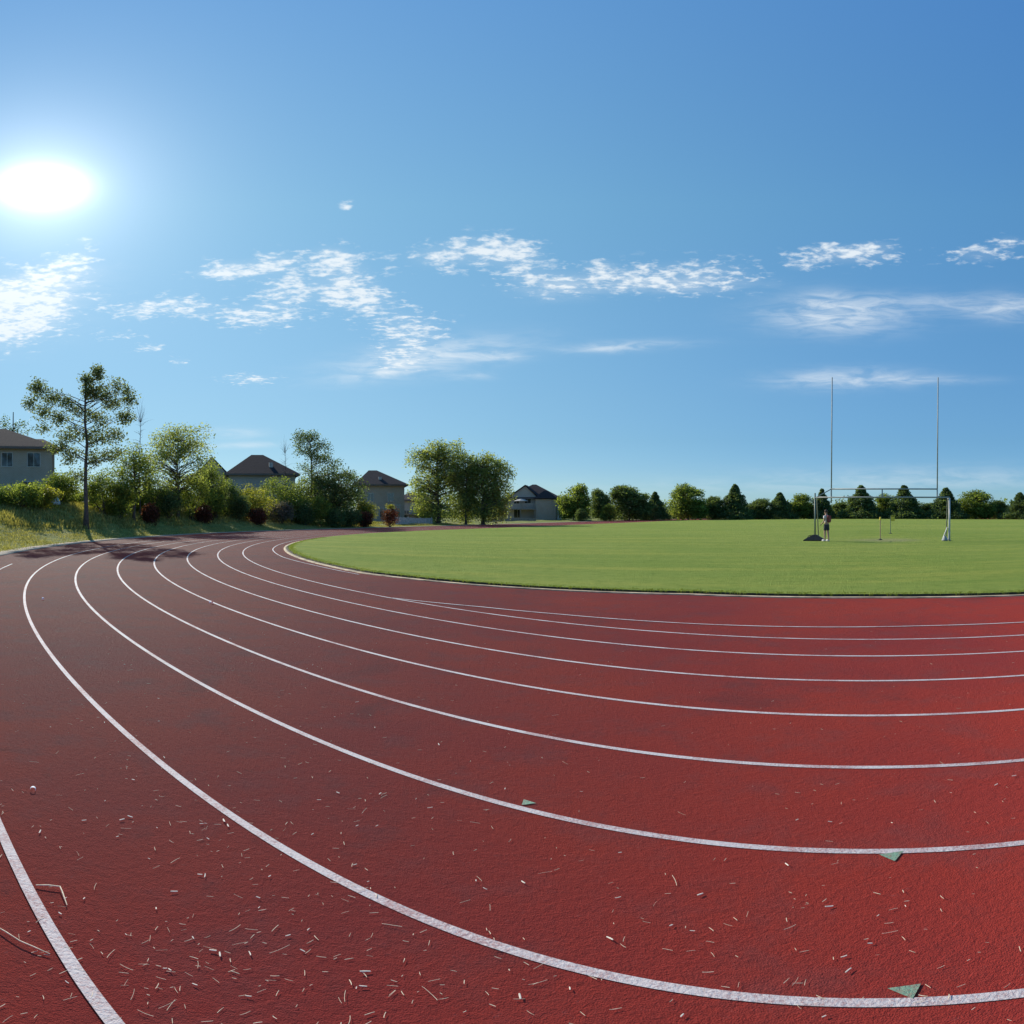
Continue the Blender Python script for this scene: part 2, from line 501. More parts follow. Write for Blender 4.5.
# ------------------------------------------------------------------ grass blades
def tufts(name, pos, z, mat, hmin, hmax, nb, w, spread, seed, lean=0.5):
    g = np.random.default_rng(seed)
    n = len(pos); m = n * nb
    base = np.repeat(np.column_stack([pos, z]), nb, 0)
    base[:, :2] += g.normal(0, spread, (m, 2))
    hh = g.uniform(hmin, hmax, m); a = g.uniform(0, 6.283, m); ln = g.uniform(0, lean, m) * hh; b = g.uniform(0, 6.283, m)
    side = np.column_stack([np.cos(a), np.sin(a), np.zeros(m)]) * (w/2)
    tip = base + np.column_stack([np.cos(b)*ln, np.sin(b)*ln, hh])
    base[:, 2] -= 0.02
    midp = base*0.45 + tip*0.55; midp[:, :2] = base[:, :2]*0.7 + tip[:, :2]*0.3
    v = np.stack([base - side, base + side, midp + side*0.8, tip, midp - side*0.8], 1).reshape(-1, 3)
    f = np.arange(m*5).reshape(m, 5)
    return tag(link(name, mesh_np(name, v, f), mat), kind='stuff')

g = np.random.default_rng(11)
sel = [i for i in range(len(K)) if np.hypot(*K[i]) < 45]
ii = g.choice(sel, 5200); off = np.abs(g.normal(0, 0.10, len(ii)))
pos = K[ii] - Kdir[ii]*(off[:, None] + 0.13) + g.normal(0, 0.05, (len(ii), 2))
tufts('field_edge_grass', pos, infield_z(pos) - 0.01, M['blade'], 0.015, 0.05, 5, 0.010, 0.03, 12)

# bank grass: longer, uneven
pp = []
while len(pp) < 10500:
    a = g.uniform(-0.80, -0.10); d = g.uniform(26, 90); p = np.array([math.sin(a)*d, math.cos(a)*d])
    e = oval_dist(p[None])[0] - R_OUT
    if 0.6 < e < 16:
        dens = 0.25 + 0.75*(math.sin(p[0]*1.1+1)*math.sin(p[1]*0.9) > -0.2) * min(1, e/5)
        if g.random() < dens: pp.append(p)
pp = np.array(pp); e = oval_dist(pp) - R_OUT
lo = e < 4.5 + 1.5*np.sin(pp[:, 0]*.7)
tufts('verge_grass', pp[lo], terrain(pp[lo]), M['dryblade'], 0.03, 0.09, 14, 0.03, 0.3, 14, 0.8)
tufts('bank_grass', pp[~lo], terrain(pp[~lo]), M['dryblade'], 0.08, 0.30, 10, 0.045, 0.18, 13, 0.8)

# ------------------------------------------------------------------ trees
def leaf_quads(centers, spread, count, size, g, flat=0.0, droop=0.0):
    n = len(centers)
    c = np.repeat(centers, count, 0)
    sp = np.repeat(np.broadcast_to(np.asarray(spread, float), (n,)), count)
    off = g.normal(0, 1, (len(c), 3)); ln = np.linalg.norm(off, axis=1, keepdims=True)
    off = off / ln * np.minimum(ln, 2.2) * 0.55 * sp[:, None]
    off[:, 2] *= 0.75
    c = c + off
    if droop: c[:, 2] -= np.abs(g.normal(0, droop, len(c)))
    nrm = g.normal(0, 1, (len(c), 3)); nrm[:, 2] = np.abs(nrm[:, 2]) + flat
    nrm /= np.linalg.norm(nrm, axis=1, keepdims=True)
    t = np.cross(nrm, g.normal(0, 1, (len(c), 3))); t /= np.linalg.norm(t, axis=1, keepdims=True) + 1e-9
    b = np.cross(nrm, t)
    s = size * g.uniform(0.6, 1.3, len(c))[:, None]
    v = np.stack([c - t*s*0.5, c + b*s*0.32 + nrm*s*0.06, c + t*s*0.55, c - b*s*0.32 + nrm*s*0.06], 1).reshape(-1, 3)
    return v

def crown_mesh(name, centers, spread, count, size, g, flat=0.2, droop=0.0):
    v = leaf_quads(np.asarray(centers), spread, count, size, g, flat, droop)
    return mesh_np(name, v, np.arange(len(v)).reshape(-1, 4))

def lobe_points(lobes, n, g, inner=0.35):
    w = np.array([l[6] if len(l) > 6 else l[3]*l[4]*l[5] for l in lobes], float); w /= w.sum()
    out = []
    for k in g.choice(len(lobes), n, p=w):
        cx, cy, cz, rx, ry, rz = lobes[k][:6]
        d = g.normal(0, 1, 3); d /= np.linalg.norm(d)
        r = g.uniform(inner, 1.0) ** 0.6
        out.append((cx + d[0]*rx*r, cy + d[1]*ry*r, cz + d[2]*rz*r))
    return np.array(out)

def trunk_mb(top, r0, g, lean=(0, 0), wob=0.03, n=7, base_r=1.5):
    pts, rad = [], []
    for i in range(n+1):
        t = i/n
        pts.append((lean[0]*t*top + g.normal(0, wob)*top*0.3*(t > 0), lean[1]*t*top + g.normal(0, wob)*top*0.3*(t > 0), -0.25 + (top+0.25)*t))
        rad.append(r0 * (1 - 0.72*t) * (base_r if i == 0 else 1))
    mb = MB(); mb.tube(pts, rad, 9)
    return mb, np.array(pts), rad

def limbs(mb, pts, rad, centers, g, frac, r, zlo=0.3):
    n = len(pts)-1
    for c in centers:
        if g.random() > frac: continue
        zt = max(pts[-1][2]*zlo, min(pts[-1][2]*0.97, c[2] - g.uniform(.2, .6)*math.hypot(c[0]-pts[n//2][0], c[1]-pts[n//2][1])))
        i = min(n-1, max(1, int(np.searchsorted(pts[:, 2], zt)) - 1))
        t = (zt - pts[i][2])/(pts[i+1][2]-pts[i][2] + 1e-6); t = min(max(t, 0), 1)
        a = pts[i]*(1-t) + pts[i+1]*t
        m = a*0.5 + np.array(c)*0.5 + g.normal(0, 0.06, 3)*np.linalg.norm(np.array(c)-a); m[2] += 0.06*np.linalg.norm(np.array(c)-a)
        ra = min(rad[i]*0.5, r)
        mb.tube([a, m, c], [ra, ra*0.6, ra*0.2], 5)

def make_tree(name, loc, label, cat, group, leafmat, lobes, nclus, spread, count, size, trunk_top, trunk_r, seed,
              lean=(0, 0), frac=0.7, limb_r=0.05, flat=0.2, droop=0.0, zlo=0.3, inner=0.35, extra=None, stubs=None):
    g = np.random.default_rng(seed)
    o = empty(name, loc); tag(o, label, cat, group)
    cs = lobe_points(lobes, nclus, g, inner)
    cs = cs[cs[:, 2] > 0.15]
    mb, pts, rad = trunk_mb(trunk_top, trunk_r, g, lean)
    limbs(mb, pts, rad, cs, g, frac, limb_r, zlo)
    if stubs: limbs(mb, pts, rad, stubs, g, 1.0, limb_r*1.6, zlo)
    mb.build('trunk', M['bark'], o, smooth=True)
    link('crown', crown_mesh('crown', cs, spread, count, size, g, flat, droop), M[leafmat], o)
    return o

def place(px, d): p = gp(px, d); return (p[0], p[1], tz(p))
def hgt(py, px, d): return zat(py, d) - tz(gp(px, d))
def wid(npx, d): return npx / S * d

def edge_d(px):
    ds = np.arange(20, 140, 0.1); q = np.array([gp(px, x) for x in ds])
    return float(ds[np.argmax((oval_dist(q) > R_OUT) & (ds > 25))])
def ed(px, e): return edge_d(px) + e

TREES = 'trees along the grassy bank'
# tall airy tree, two-lobed crown
D = ed(86, 8.0); k = D/S; zb = tz(gp(86, D)); hz = lambda y: zat(y, D) - zb; xx = lambda x: (x-86)*k
def l3(x, y, rx, ry, w=None):
    r = (xx(x), 0, hz(y), rx*k, rx*k*0.95, ry*k)
    return r + ((w,) if w else ())
ta = (86-512)/S
TL = [l3(38, 388, 9, 9, .5), l3(31, 403, 7, 8, .4), l3(52, 397, 10, 8, .5), l3(43, 413, 11, 8, .5), l3(66, 404, 10, 9, .45), l3(60, 420, 10, 8, .45), l3(42, 428, 8, 5, .2),
      l3(90, 392, 8, 8, .45), l3(98, 373, 4, 8, .45), l3(87, 380, 6, 6, .3), l3(101, 392, 10, 9, .7), l3(116, 386, 8, 8, .45), l3(128, 398, 8, 10, .55), l3(112, 404, 11, 8, .5), l3(124, 417, 8, 7, .35),
      l3(82, 413, 14, 9, .5), l3(98, 420, 14, 9, .5), l3(70, 434, 12, 9, .5), l3(92, 438, 14, 9, .5), l3(112, 436, 13, 9, .5), l3(70, 456, 11, 11, .65), l3(96, 458, 13, 10, .6), l3(58, 446, 10, 7, .4), l3(112, 454, 12, 9, .4), l3(80, 474, 12, 8, .4)]
o = make_tree('tall_tree', (gp(86, D)[0], gp(86, D)[1], zb), 'tall airy tree with a thin gappy two-lobed crown on the bank beside the track', 'tree', TREES, 'leaf_near',
    TL, 640, 0.42, 24, 0.155, hz(378), 0.17, 21, lean=(-0.005, 0), frac=0.10, limb_r=0.032, zlo=0.30, inner=0.1)
o.rotation_euler.z = -ta
# tree tops and trees of the bank
make_tree('pine_tree', place(13, 84), 'pointed treetop rising behind the roof of the house by the sun', 'tree', TREES, 'leaf_dark',
    [(0, 0, hgt(414, 13, 84)-0.2, .5, .5, .9), (0, 0, hgt(420, 13, 84), 1.2, 1.2, 1.0), (0.2, 0, hgt(430, 13, 84), 2.2, 2.2, 1.8), (0, 0, 5.5, 3, 3, 3.5)], 120, .7, 24, .26, hgt(412, 13, 84), .2, 22)
def bank_tree(px, d, ytop, wpx, label, mat, seed, low=0.3, nclus=120, count=40, size=.17, spread=.6, tr=.13, name='broadleaf_tree', cat='tree', split=3, frac=.6, base_py=None):
    hh = hgt(ytop, px, d); w = wid(wpx, d)/2; g = np.random.default_rng(seed+900)
    lob = []
    for i in range(split):
        t = g.uniform(low+.12, .88); f = math.sin(math.pi*min(1, (t-low)/(1-low)*.8+.15))
        lob.append((g.uniform(-.5, .5)*w, g.uniform(-.5, .5)*w, t*hh, w*.62*f+.2, w*.62*f+.2, hh*(1-low)*.26))
    lob.append((0, 0, hh*(low+(1-low)*.5), w*.86, w*.86, hh*(1-low)*.42))
    lob.append((g.uniform(-.3, .3)*w, 0, hh*.93-.25, w*.3, w*.3, hh*.07+.1))
    return make_tree(name, place(px, d), label, cat, TREES, mat, lob, nclus, spread, count, size, hh*.86, tr, seed, frac=frac)
bank_tree(134, ed(134, 9), 440, 48, 'leaning yellow-green tree with a dark trunk next to the tall airy tree', 'leaf_mid', 31, low=.25, nclus=120, count=34)
bank_tree(178, ed(178, 10), 427, 90, 'broad round-topped tree with a loose pale crown on the shaded bank', 'leaf_willow', 32, low=.22, nclus=270, count=36, spread=.65)
bank_tree(208, ed(208, 11), 461, 46, 'small bushy tree below the pale round-topped tree, by the gabled house', 'leaf_mid', 33, low=.15, nclus=120, count=40)
bank_tree(334, ed(334, 8), 459, 62, 'dense dark tree hiding the near edge of the hipped brick house', 'leaf_dark', 34, low=.06, nclus=210, count=60, size=.22, spread=.8, split=5)
make_tree('broadleaf_tree', place(312, ed(312, 10)), 'dark narrow tree with a ragged leaning top above the shrubs', 'tree', TREES, 'leaf_dark',
    [(-.6, 0, hgt(444, 312, ed(312, 10)), 1.5, 1.3, 1.6, 1.0), (.9, 0, hgt(452, 312, ed(312, 10)), 1.8, 1.5, 1.5, 1.0), (1.4, 0, hgt(472, 312, ed(312, 10)), 3.0, 2.4, 2.0, 2.0), (-.2, 0, hgt(490, 312, ed(312, 10)), 2.6, 2.4, 1.8, 1.6), (-1.6, 0, hgt(437, 312, ed(312, 10)), .5, .5, .5, .25)],
    170, .7, 42, .2, hgt(440, 312, ed(312, 10)), .15, 35, lean=(-.02, 0))
# leafless saplings
def bare_tree(px, d, ytop, wpx, label, seed):
    hh = hgt(ytop, px, d); w = wid(wpx, d)/2; g = np.random.default_rng(seed)
    o = empty('bare_tree', place(px, d)); tag(o, label, 'tree', TREES)
    mb, pts, rad = trunk_mb(hh*.8, .055, g)
    cs = [(g.normal(0, .75)*w*(1.35-t), g.normal(0, .75)*w*(1.35-t), hh*t*g.uniform(.9, 1.03)) for t in np.linspace(.4, 1.0, 90)]
    limbs(mb, pts, rad, cs, g, 1, .02, .2)
    mb.build('trunk', M['bark'], o, smooth=True)
    return o
bare_tree(140, ed(140, 11), 396, 24, 'thin leafless sapling standing beside the leaning yellow-green tree', 41)
bare_tree(285, ed(285, 12), 434, 16, 'thin leafless sapling between the gabled house and the dark narrow tree', 42)

# shrubs
SHR = 'shrubs on the grassy bank'
def shrub(px, d, ytop, wpx, label, mat, seed, nclus=60, count=40, size=.15, spread=.5, name='shrub', dz=0):
    hh = max(hgt(ytop, px, d), .4); w = wid(wpx, d)/2; g = np.random.default_rng(seed)
    o = empty(name, place(px, d)); tag(o, label, 'shrub', SHR)
    lob = [(0, 0, hh*.45, w*.8, w*.7, hh*.42)] + [(g.uniform(-.6, .6)*w, g.uniform(-.5, .5)*w, g.uniform(.35, .72)*hh, w*.45, w*.45, hh*.27) for _ in range(4)]
    cs = lobe_points(lob, nclus, g, .3); cs[:, 2] = np.maximum(cs[:, 2], .1)
    mb = MB()
    for i in range(7):
        c = cs[i]; mb.tube([(g.normal(0, .1), g.normal(0, .1), -.1), (c[0]*.5, c[1]*.5, c[2]*.5), tuple(c)], [.035, .025, .01], 5)
    mb.build('stem', M['bark'], o, smooth=True)
    link('foliage', crown_mesh('foliage', cs, spread, count, size, g), M[mat], o)
    return o
SH = [
 (18, 17, 480, 56, 'pale olive shrub under the house wall by the sun', 'leaf_mid'),
 (60, 18, 472, 50, 'green shrub behind the trunk of the tall airy tree', 'leaf_mid'),
 (105, 12, 466, 54, 'leafy green shrub between the tall airy tree and the leaning tree', 'leaf_mid'),
 (152, 11, 474, 48, 'dim green shrub in front of the pale round-topped tree', 'leaf_mid'),
 (192, 9, 466, 54, 'bright green shrub at the foot of the pale round-topped tree', 'leaf_mid'),
 (150, 7.5, 504, 11, 'reddish shrub in the deepest shade of the bank', 'leaf_red'),
 (204, 7.5, 505, 12, 'dull red shrub at the foot of the bank below the bright green shrub', 'leaf_red'),
 (226, 11, 474, 46, 'dark green shrub in front of the gabled house', 'leaf_dark'),
 (250, 9, 480, 54, 'yellow-green sunlit shrub with flat spreading sprays', 'leaf_yellow'),
 (277, 11, 468, 50, 'tall olive shrub rising to the roof edge of the gabled house', 'leaf_mid'),
 (300, 9, 474, 42, 'dull green shrub before the dark narrow tree', 'leaf_mid'),
 (257, 6, 507, 15, 'deep red shrub below the yellow-green spreading shrub', 'leaf_red'),
 (281, 7, 500, 32, 'greyish dry shrub beside the deep red shrub', 'leaf_grey'),
 (305, 6, 503, 24, 'small dark green shrub at the foot of the dark narrow tree', 'leaf_dark'),
 (320, 5, 494, 24, 'light green shrub low in front of the dense dark tree', 'leaf_mid'),
 (335, 4, 506, 24, 'round dark shrub in the shade of the dense dark tree', 'leaf_dark'),
 (365, 5, 499, 22, 'small bright green shrub against the hipped brick house wall', 'leaf_yellow'),
 (364, 3.5, 510, 16, 'dark red shrub beneath the small bright green shrub', 'leaf_red'),
 (350, 4, 508, 24, 'low dark shrub filling the gap beside the dark red shrub', 'leaf_dark'),
]
SH += [
 (120, 10, 478, 34, 'low dense shrub at the foot of the leaning tree', 'leaf_mid'),
 (168, 9, 486, 34, 'dark low shrub under the pale round-topped tree', 'leaf_dark'),
 (216, 9, 486, 30, 'low olive shrub right of the bright green shrub', 'leaf_mid'),
 (238, 8, 495, 30, 'small dark shrub squeezed beside the yellow-green spreading shrub', 'leaf_dark'),
 (291, 8, 490, 28, 'dense small shrub between the greyish dry shrub and the dark narrow tree', 'leaf_mid'),
 (40, 16, 488, 40, 'low spreading shrub between the two shrubs by the trunk of the tall airy tree', 'leaf_yellow'),
]
SH = [(q[0], ed(q[0], q[1])) + q[2:] for q in SH]
for i, a in enumerate(SH): shrub(*a, seed=100+i, nclus=105, count=56)
o = shrub(390, ed(390, 1.2), 506, 17, 'lone round shrub, red-brown below and yellow-green on top, at the end of the bank', 'leaf_red', 140)
g = np.random.default_rng(141); hh = hgt(506, 390, ed(390, 1.2))
link('foliage', crown_mesh('foliage', lobe_points([(0, 0, hh*.98, .55, .5, .12)], 26, g), .3, 22, .12, g), M['leaf_yellow'], o)

# low hedge line along the top of the bank
def hedge(px0, px1, d, h, label, seed):
    g = np.random.default_rng(seed); cs = []
    for px in np.linspace(px0, px1, int(abs(px1-px0)*2.6)):
        p = gp(px, ed(px, d) + g.normal(0, .5)); cs.append((p[0], p[1], tz(p) + g.uniform(.05, 1)**.8 * h * (.72 + .28*math.sin(px*.23) * math.cos(px*.071+1))))
    cs = np.array(cs); c0 = cs.mean(0); c0[2] = cs[:, 2].min()
    o = link('hedge', crown_mesh('hedge', cs - c0, .6, 60, .17, g), M['leaf_mid'], None, tuple(c0))
    return tag(o, label, 'hedge')
hedge(-14, 100, 20, 1.3, 'low green hedge along the top of the sunlit bank', 51)
hedge(104, 312, 14, 2.2, 'dark low hedge along the top of the shaded bank', 52)

# willow-like trees beyond the bend
W = 'drooping trees beyond the bend'
D = 92; k = D/S
def willow(px, ytop, lobes, label, seed, n, base_px, tr=.24):
    zb = tz(gp(base_px, D))
    L = [((x-base_px)*k, dy, zat(y, D)-zb, rx*k, rx*k*.9, ry*k, w) for x, y, rx, ry, dy, w in lobes]
    o = make_tree('willow_tree', place(base_px, D), label, 'tree', W, 'leaf_willow', L, int(n*1.3), .85, 48, .25, zat(ytop, D)-zb-.8, tr, seed, frac=.55, limb_r=.09, droop=.55, zlo=.2)
    o.rotation_euler.z = -(base_px-512)/S
willow(440, 440, [(420, 458, 13, 12, 0, .9), (436, 450, 14, 11, 0, 1), (452, 452, 16, 14, .5, 1.3), (428, 476, 18, 15, 0, 1.2), (449, 478, 18, 18, 0, 1.4), (424, 496, 15, 15, 0, .9), (442, 506, 19, 14, 0, 1.4), (428, 510, 11, 9, 0, .5)], 'larger drooping pale green tree beyond the bend, with a wispy outer edge', 61, 290, 438)
willow(490, 452, [(486, 464, 15, 12, 0, 1.1), (501, 470, 11, 12, 0, .8), (484, 484, 16, 16, 0, 1.3), (500, 490, 12, 14, 0, .9), (491, 506, 18, 13, 0, 1.4)], 'smaller drooping tree beyond the bend, nearer the house with the deck', 62, 240, 483)
willow(466, 456, [(466, 464, 13, 12, 1, 1), (466, 482, 13, 16, 1, 1.2), (465, 505, 16, 14, 1, 1.3), (477, 472, 11, 13, .5, .9), (455, 474, 11, 14, .5, .9), (476, 494, 12, 14, .5, .9)], 'slim low-branched tree between the two drooping trees', 63, 260, 466, .16)

# far tree line
FT = 'trees beyond the far side of the field'
def proto_round(seed, mat, wide=1.0):
    g = np.random.default_rng(seed)
    L = [(0, 0, .52, .40*wide, .40*wide, .38, 2.0)] + [(g.uniform(-.26, .26)*wide, g.uniform(-.26, .26)*wide, g.uniform(.25, .8), .22, .22, .17, .55) for _ in range(7)] + [(0, 0, .2, .44*wide, .42*wide, .18, 1.2)]
    cs = lobe_points(L, 300, g, .4); cs[:, 2] = np.clip(cs[:, 2], .03, .95)
    return cs, g
def proto_cone(seed):
    g = np.random.default_rng(seed); cs = []
    for _ in range(330):
        t = g.random()**1.25; r = (.50*(1-t)**.95 + .01) * g.uniform(.6, 1.05) * (1 + .12*math.sin(t*14))
        a = g.uniform(0, 6.283); cs.append((r*math.cos(a), r*math.sin(a), .05 + t*.9))
    return np.array(cs), g
PROTO = {}
def far_proto(kind, var):
    if (kind, var) in PROTO: return PROTO[(kind, var)]
    cs, g = (proto_cone if kind == 'cone' else lambda s: proto_round(s, None))(700 + var*7 + (50 if kind == 'cone' else 0))
    cm = crown_mesh('crown', cs, .105 if kind != 'cone' else .12*(1.05 - .75*cs[:, 2]), 46, .046, g, .3)
    cm.materials.append(M['leaf_dark' if kind == 'cone' else ('leaf_far' if var % 2 else 'leaf_mid')])
    mb, pts, rad = trunk_mb(.85, .022, g); limbs(mb, pts, rad, cs, g, .18, .008, .15)
    tm = bpy.data.meshes.new('trunk'); tm.from_pydata(mb.v, [], mb.f); tm.update(); tm.materials.append(M['bark'])
    PROTO[(kind, var)] = (tm, cm); return PROTO[(kind, var)]
def far_tree(px, ytop, wpx, d, kind, var, label):
    hh = hgt(ytop, px, d); w = wid(wpx, d)
    tm, cm = far_proto(kind, var)
    o = empty('evergreen_tree' if kind == 'cone' else 'broadleaf_tree', place(px, d), var*1.7 + px)
    o.scale = (w*1.08, w*1.08, hh*1.04)
    tag(o, label, 'tree', FT)
    a = bpy.data.objects.new('trunk', tm); COL.objects.link(a); a.parent = o
    b = bpy.data.objects.new('crown', cm); COL.objects.link(b); b.parent = o
FAR = [
 (574, 484, 34, 132, 'round', 0, 'leafy round tree close beside the house with the deck'),
 (581, 509, 13, 126, 'round', 1, 'small pale young tree in front of the round tree by the deck house'),
 (601, 490, 24, 138, 'round', 1, 'slim round-topped tree next along from the leafy tree by the deck house'),
 (609, 504, 16, 130, 'round', 2, 'short light green tree in front of the slim round-topped tree'),
 (629, 486, 46, 140, 'round', 3, 'widest broad-crowned tree of the far tree line'),
 (655, 492, 26, 144, 'cone', 0, 'darker pointed tree against the widest broad-crowned tree'),
 (688, 484, 42, 146, 'round', 2, 'tallest full dark round tree of the far tree line'),
 (712, 497, 28, 150, 'round', 1, 'lower bushy tree between the tallest round tree and a pointed evergreen'),
 (735, 485, 34, 150, 'cone', 1, 'tall pointed evergreen midway between the tallest round tree and the goal'),
 (758, 499, 28, 154, 'round', 3, 'low flat-topped tree between two pointed evergreens short of the goal'),
 (780, 493, 32, 154, 'cone', 2, 'shorter pointed evergreen standing just short of the goal'),
 (804, 494, 30, 156, 'round', 0, 'round tree just outside the dark goalpost'),
 (822, 489, 24, 156, 'cone', 0, 'narrow pointed evergreen seen above the person'),
 (841, 503, 24, 162, 'round', 1, 'low tree in the gap beside the person, seen under the crossbar'),
 (861, 486, 38, 156, 'cone', 1, 'big evergreen seen through the goal, nearer the person'),
 (885, 494, 26, 160, 'round', 2, 'round tree between the two evergreens seen through the goal'),
 (904, 486, 38, 156, 'cone', 2, 'big evergreen seen through the goal, nearer the white goalpost'),
 (926, 503, 26, 164, 'round', 3, 'low tree seen through the goal beside the white goalpost'),
 (946, 488, 38, 156, 'cone', 0, 'broad pointed evergreen directly behind the white goalpost'),
 (976, 490, 40, 160, 'round', 2, 'large round tree just outside the white goalpost'),
 (998, 501, 24, 166, 'round', 1, 'low tree between the large round tree and the last evergreen'),
 (1020, 493, 36, 158, 'cone', 1, 'last evergreen at the picture edge past the goal'),
 (1050, 492, 36, 160, 'round', 0, 'round tree past the last evergreen'),
]
for a in FAR: far_tree(*a)
# hedgerow closing the gaps far behind
g = np.random.default_rng(77); cs = []
for px in np.arange(552, 1075, 1.6):
    d = 176 + g.normal(0, 2); p = gp(px, d); cs.append((p[0], p[1], tz(p) + g.uniform(.2, zat(508.5 + 3*math.sin(px*.11) + 2*math.sin(px*.31), d))))
cs = np.array(cs); c0 = cs.mean(0); c0[2] = 0
o = link('far_wood', crown_mesh('far_wood', cs - c0, 2.6, 60, .75, g), M['leaf_far'], None, tuple(c0)); tag(o, kind='stuff')
cs = []
for px in np.arange(-60, 560, 2.2):
    d = 190 + g.normal(0, 4); p = gp(px, d); cs.append((p[0], p[1], tz(p) + g.uniform(.2, 6.5)))
cs = np.array(cs); c0 = cs.mean(0); c0[2] = 0
o = link('far_wood', crown_mesh('far_wood', cs - c0, 3.0, 50, .9, g), M['leaf_far'], None, tuple(c0)); tag(o, kind='stuff')

# ------------------------------------------------------------------ houses
HOUSES = 'houses behind the track'
def hip_roof(mb, x0, x1, y0, y1, ze, zr, inset, oh=.5, yoff=0, t=.16):
    """hip roof: ridge along x, inset from each end (ins left, right)"""
    X0, X1, Y0, Y1 = x0-oh, x1+oh, y0-oh, y1+oh
    ym = (Y0+Y1)/2 + yoff
    il, ir = inset
    vs = [(X0, Y0, ze), (X1, Y0, ze), (X1, Y1, ze), (X0, Y1, ze), (X0+il, ym, zr), (X1-ir, ym, zr),
          (X0, Y0, ze-t), (X1, Y0, ze-t), (X1, Y1, ze-t), (X0, Y1, ze-t)]
    mb.add(vs, [(0, 1, 5, 4), (1, 2, 5), (2, 3, 4, 5), (3, 0, 4), (6, 7, 1, 0), (7, 8, 2, 1), (8, 9, 3, 2), (9, 6, 0, 3), (9, 8, 7, 6)])
def window(parent, x, z, w, h, y, face=-1):
    """window on a wall facing -y (towards the track)"""
    t = .07
    mb = MB()
    for (a, b, c, d) in ((x-w/2-t, x+w/2+t, z-t, z), (x-w/2-t, x+w/2+t, z+h, z+h+t), (x-w/2-t, x-w/2, z, z+h), (x+w/2, x+w/2+t, z, z+h), (x-.025, x+.025, z, z+h)):
        mb.box(a, b, y-.06, y+.05, c, d)
    f = mb.build('window', M['trim'], parent)
    q = MB(); q.box(x-w/2, x+w/2, y-.02, y+.03, z, z+h); q.build('pane', M['glass'], f)
    return f
def house(px, d, w, dep, ze, zr, inset, label, wallmat, roofmat, rz=0.0, wins=(), sidewins=(), extra=None, base=None):
    p = gp(px, d); zb = tz(p) - .2 if base is None else base
    o = empty('brick_house', (p[0], p[1], zb), -(px-512)/S + rz); tag(o, label, 'house', HOUSES)
    ze -= zb; zr -= zb
    m = MB(); m.box(-w/2, w/2, 0, dep, -1, ze); m.build('wall', M[wallmat], o)
    r = MB(); hip_roof(r, -w/2, w/2, 0, dep, ze+.06, zr, inset); rf = r.build('roof', M[roofmat], o)
    s = MB()
    s.box(-w/2-.5, w/2+.5, -.60, -.505, ze-.20, ze+.04); s.box(-w/2-.60, -w/2-.505, -.5, dep+.5, ze-.20, ze+.04); s.box(w/2+.505, w/2+.60, -.5, dep+.5, ze-.20, ze+.04)
    s.build('gutter', M['eave'], rf)
    for (x, z, ww, hh) in wins: window(o, x, z, ww, hh, 0)
    for k, (y, z, ww, hh) in enumerate(sidewins):
        f = window(o, 0, z, ww, hh, 0)
        f.rotation_euler.z = -math.pi/2; f.location = (-w/2, y, 0)
    return o, rf, ze, zr, zb
# house by the sun
D = 63
o, rf, ze, zr, zb = house(5, D, 9.2, 9, zat(447, D), zat(423, D), (3.2, 4.6), 'tan brick house with a dark hipped roof, standing in line with the sun', 'brick_tan', 'roof', rz=.10,
   wins=((-2.6, 3.9, 1.2, 1.3), (0.2, 3.9, 1.0, 1.3), (2.8, 3.9, 1.2, 1.3), (-2.2, .9, 2.0, 1.7), (2.2, .9, 1.4, 1.5)))
mb = MB(); hip_roof(mb, 2.6, 5.4, 1.6, 8, ze+.02, zat(433, D)-zb, (1.4, 1.4)); mb.build('side_roof', M['roof'], o)
mb = MB(); mb.box(4.61, 5.2, 1.9, 7.6, -1, ze-.2); mb.build('side_wall', M['brick_tan'], o)
# gabled / hipped house behind the shrubs
D = 84
o, rf, ze, zr, zb = house(262, D, 8.6, 10, zat(474, D), zat(451.5, D), (3.6, 4.4), 'hipped-roof house half hidden behind the shrubs, with a gabled wing', 'brick_grey', 'roof', rz=.05,
   wins=((-2.4, 3.7, 1.2, 1.3), (.4, 3.7, 1.0, 1.3), (2.8, 3.7, 1.2, 1.3), (-2, .8, 1.8, 1.6), (2, .8, 1.8, 1.6)))
mb = MB(); mb.box(-8.2, -4.31, 1.2, 8, -1, ze-.1); mb.build('wing_wall', M['brick_grey'], o)
mb = MB(); mb.add([(-8.7, .8, ze), (-4.2, .8, ze), (-4.2, 8.4, ze), (-8.7, 8.4, ze), (-6.45, .8, zat(456, D)-zb), (-6.45, 8.4, zat(456, D)-zb)], [(0, 1, 4), (1, 2, 5, 4), (2, 3, 5), (3, 0, 4, 5), (3, 2, 1, 0)]); mb.build('wing_roof', M['roof'], o)
zg = zat(456, D)-zb-.25
mb = MB(); mb.add([(-8.35, .70, ze-.5), (-4.55, .70, ze-.5), (-4.55, .70, ze+.05), (-6.45, .70, zg), (-8.35, .70, ze+.05), (-8.35, 1.3, ze-.5), (-4.55, 1.3, ze-.5), (-4.55, 1.3, ze+.05), (-6.45, 1.3, zg), (-8.35, 1.3, ze+.05)],
  [(0, 1, 2, 3, 4), (9, 8, 7, 6, 5), (0, 5, 6, 1), (1, 6, 7, 2), (2, 7, 8, 3), (3, 8, 9, 4), (4, 9, 5, 0)]); mb.build('gable_wall', M['brick_tan'], o)
mb = MB(); mb.box(1.0, 1.5, 1.2, 1.7, ze+.7, ze+1.6); mb.build('roof_vent', M['fencewood'], rf)
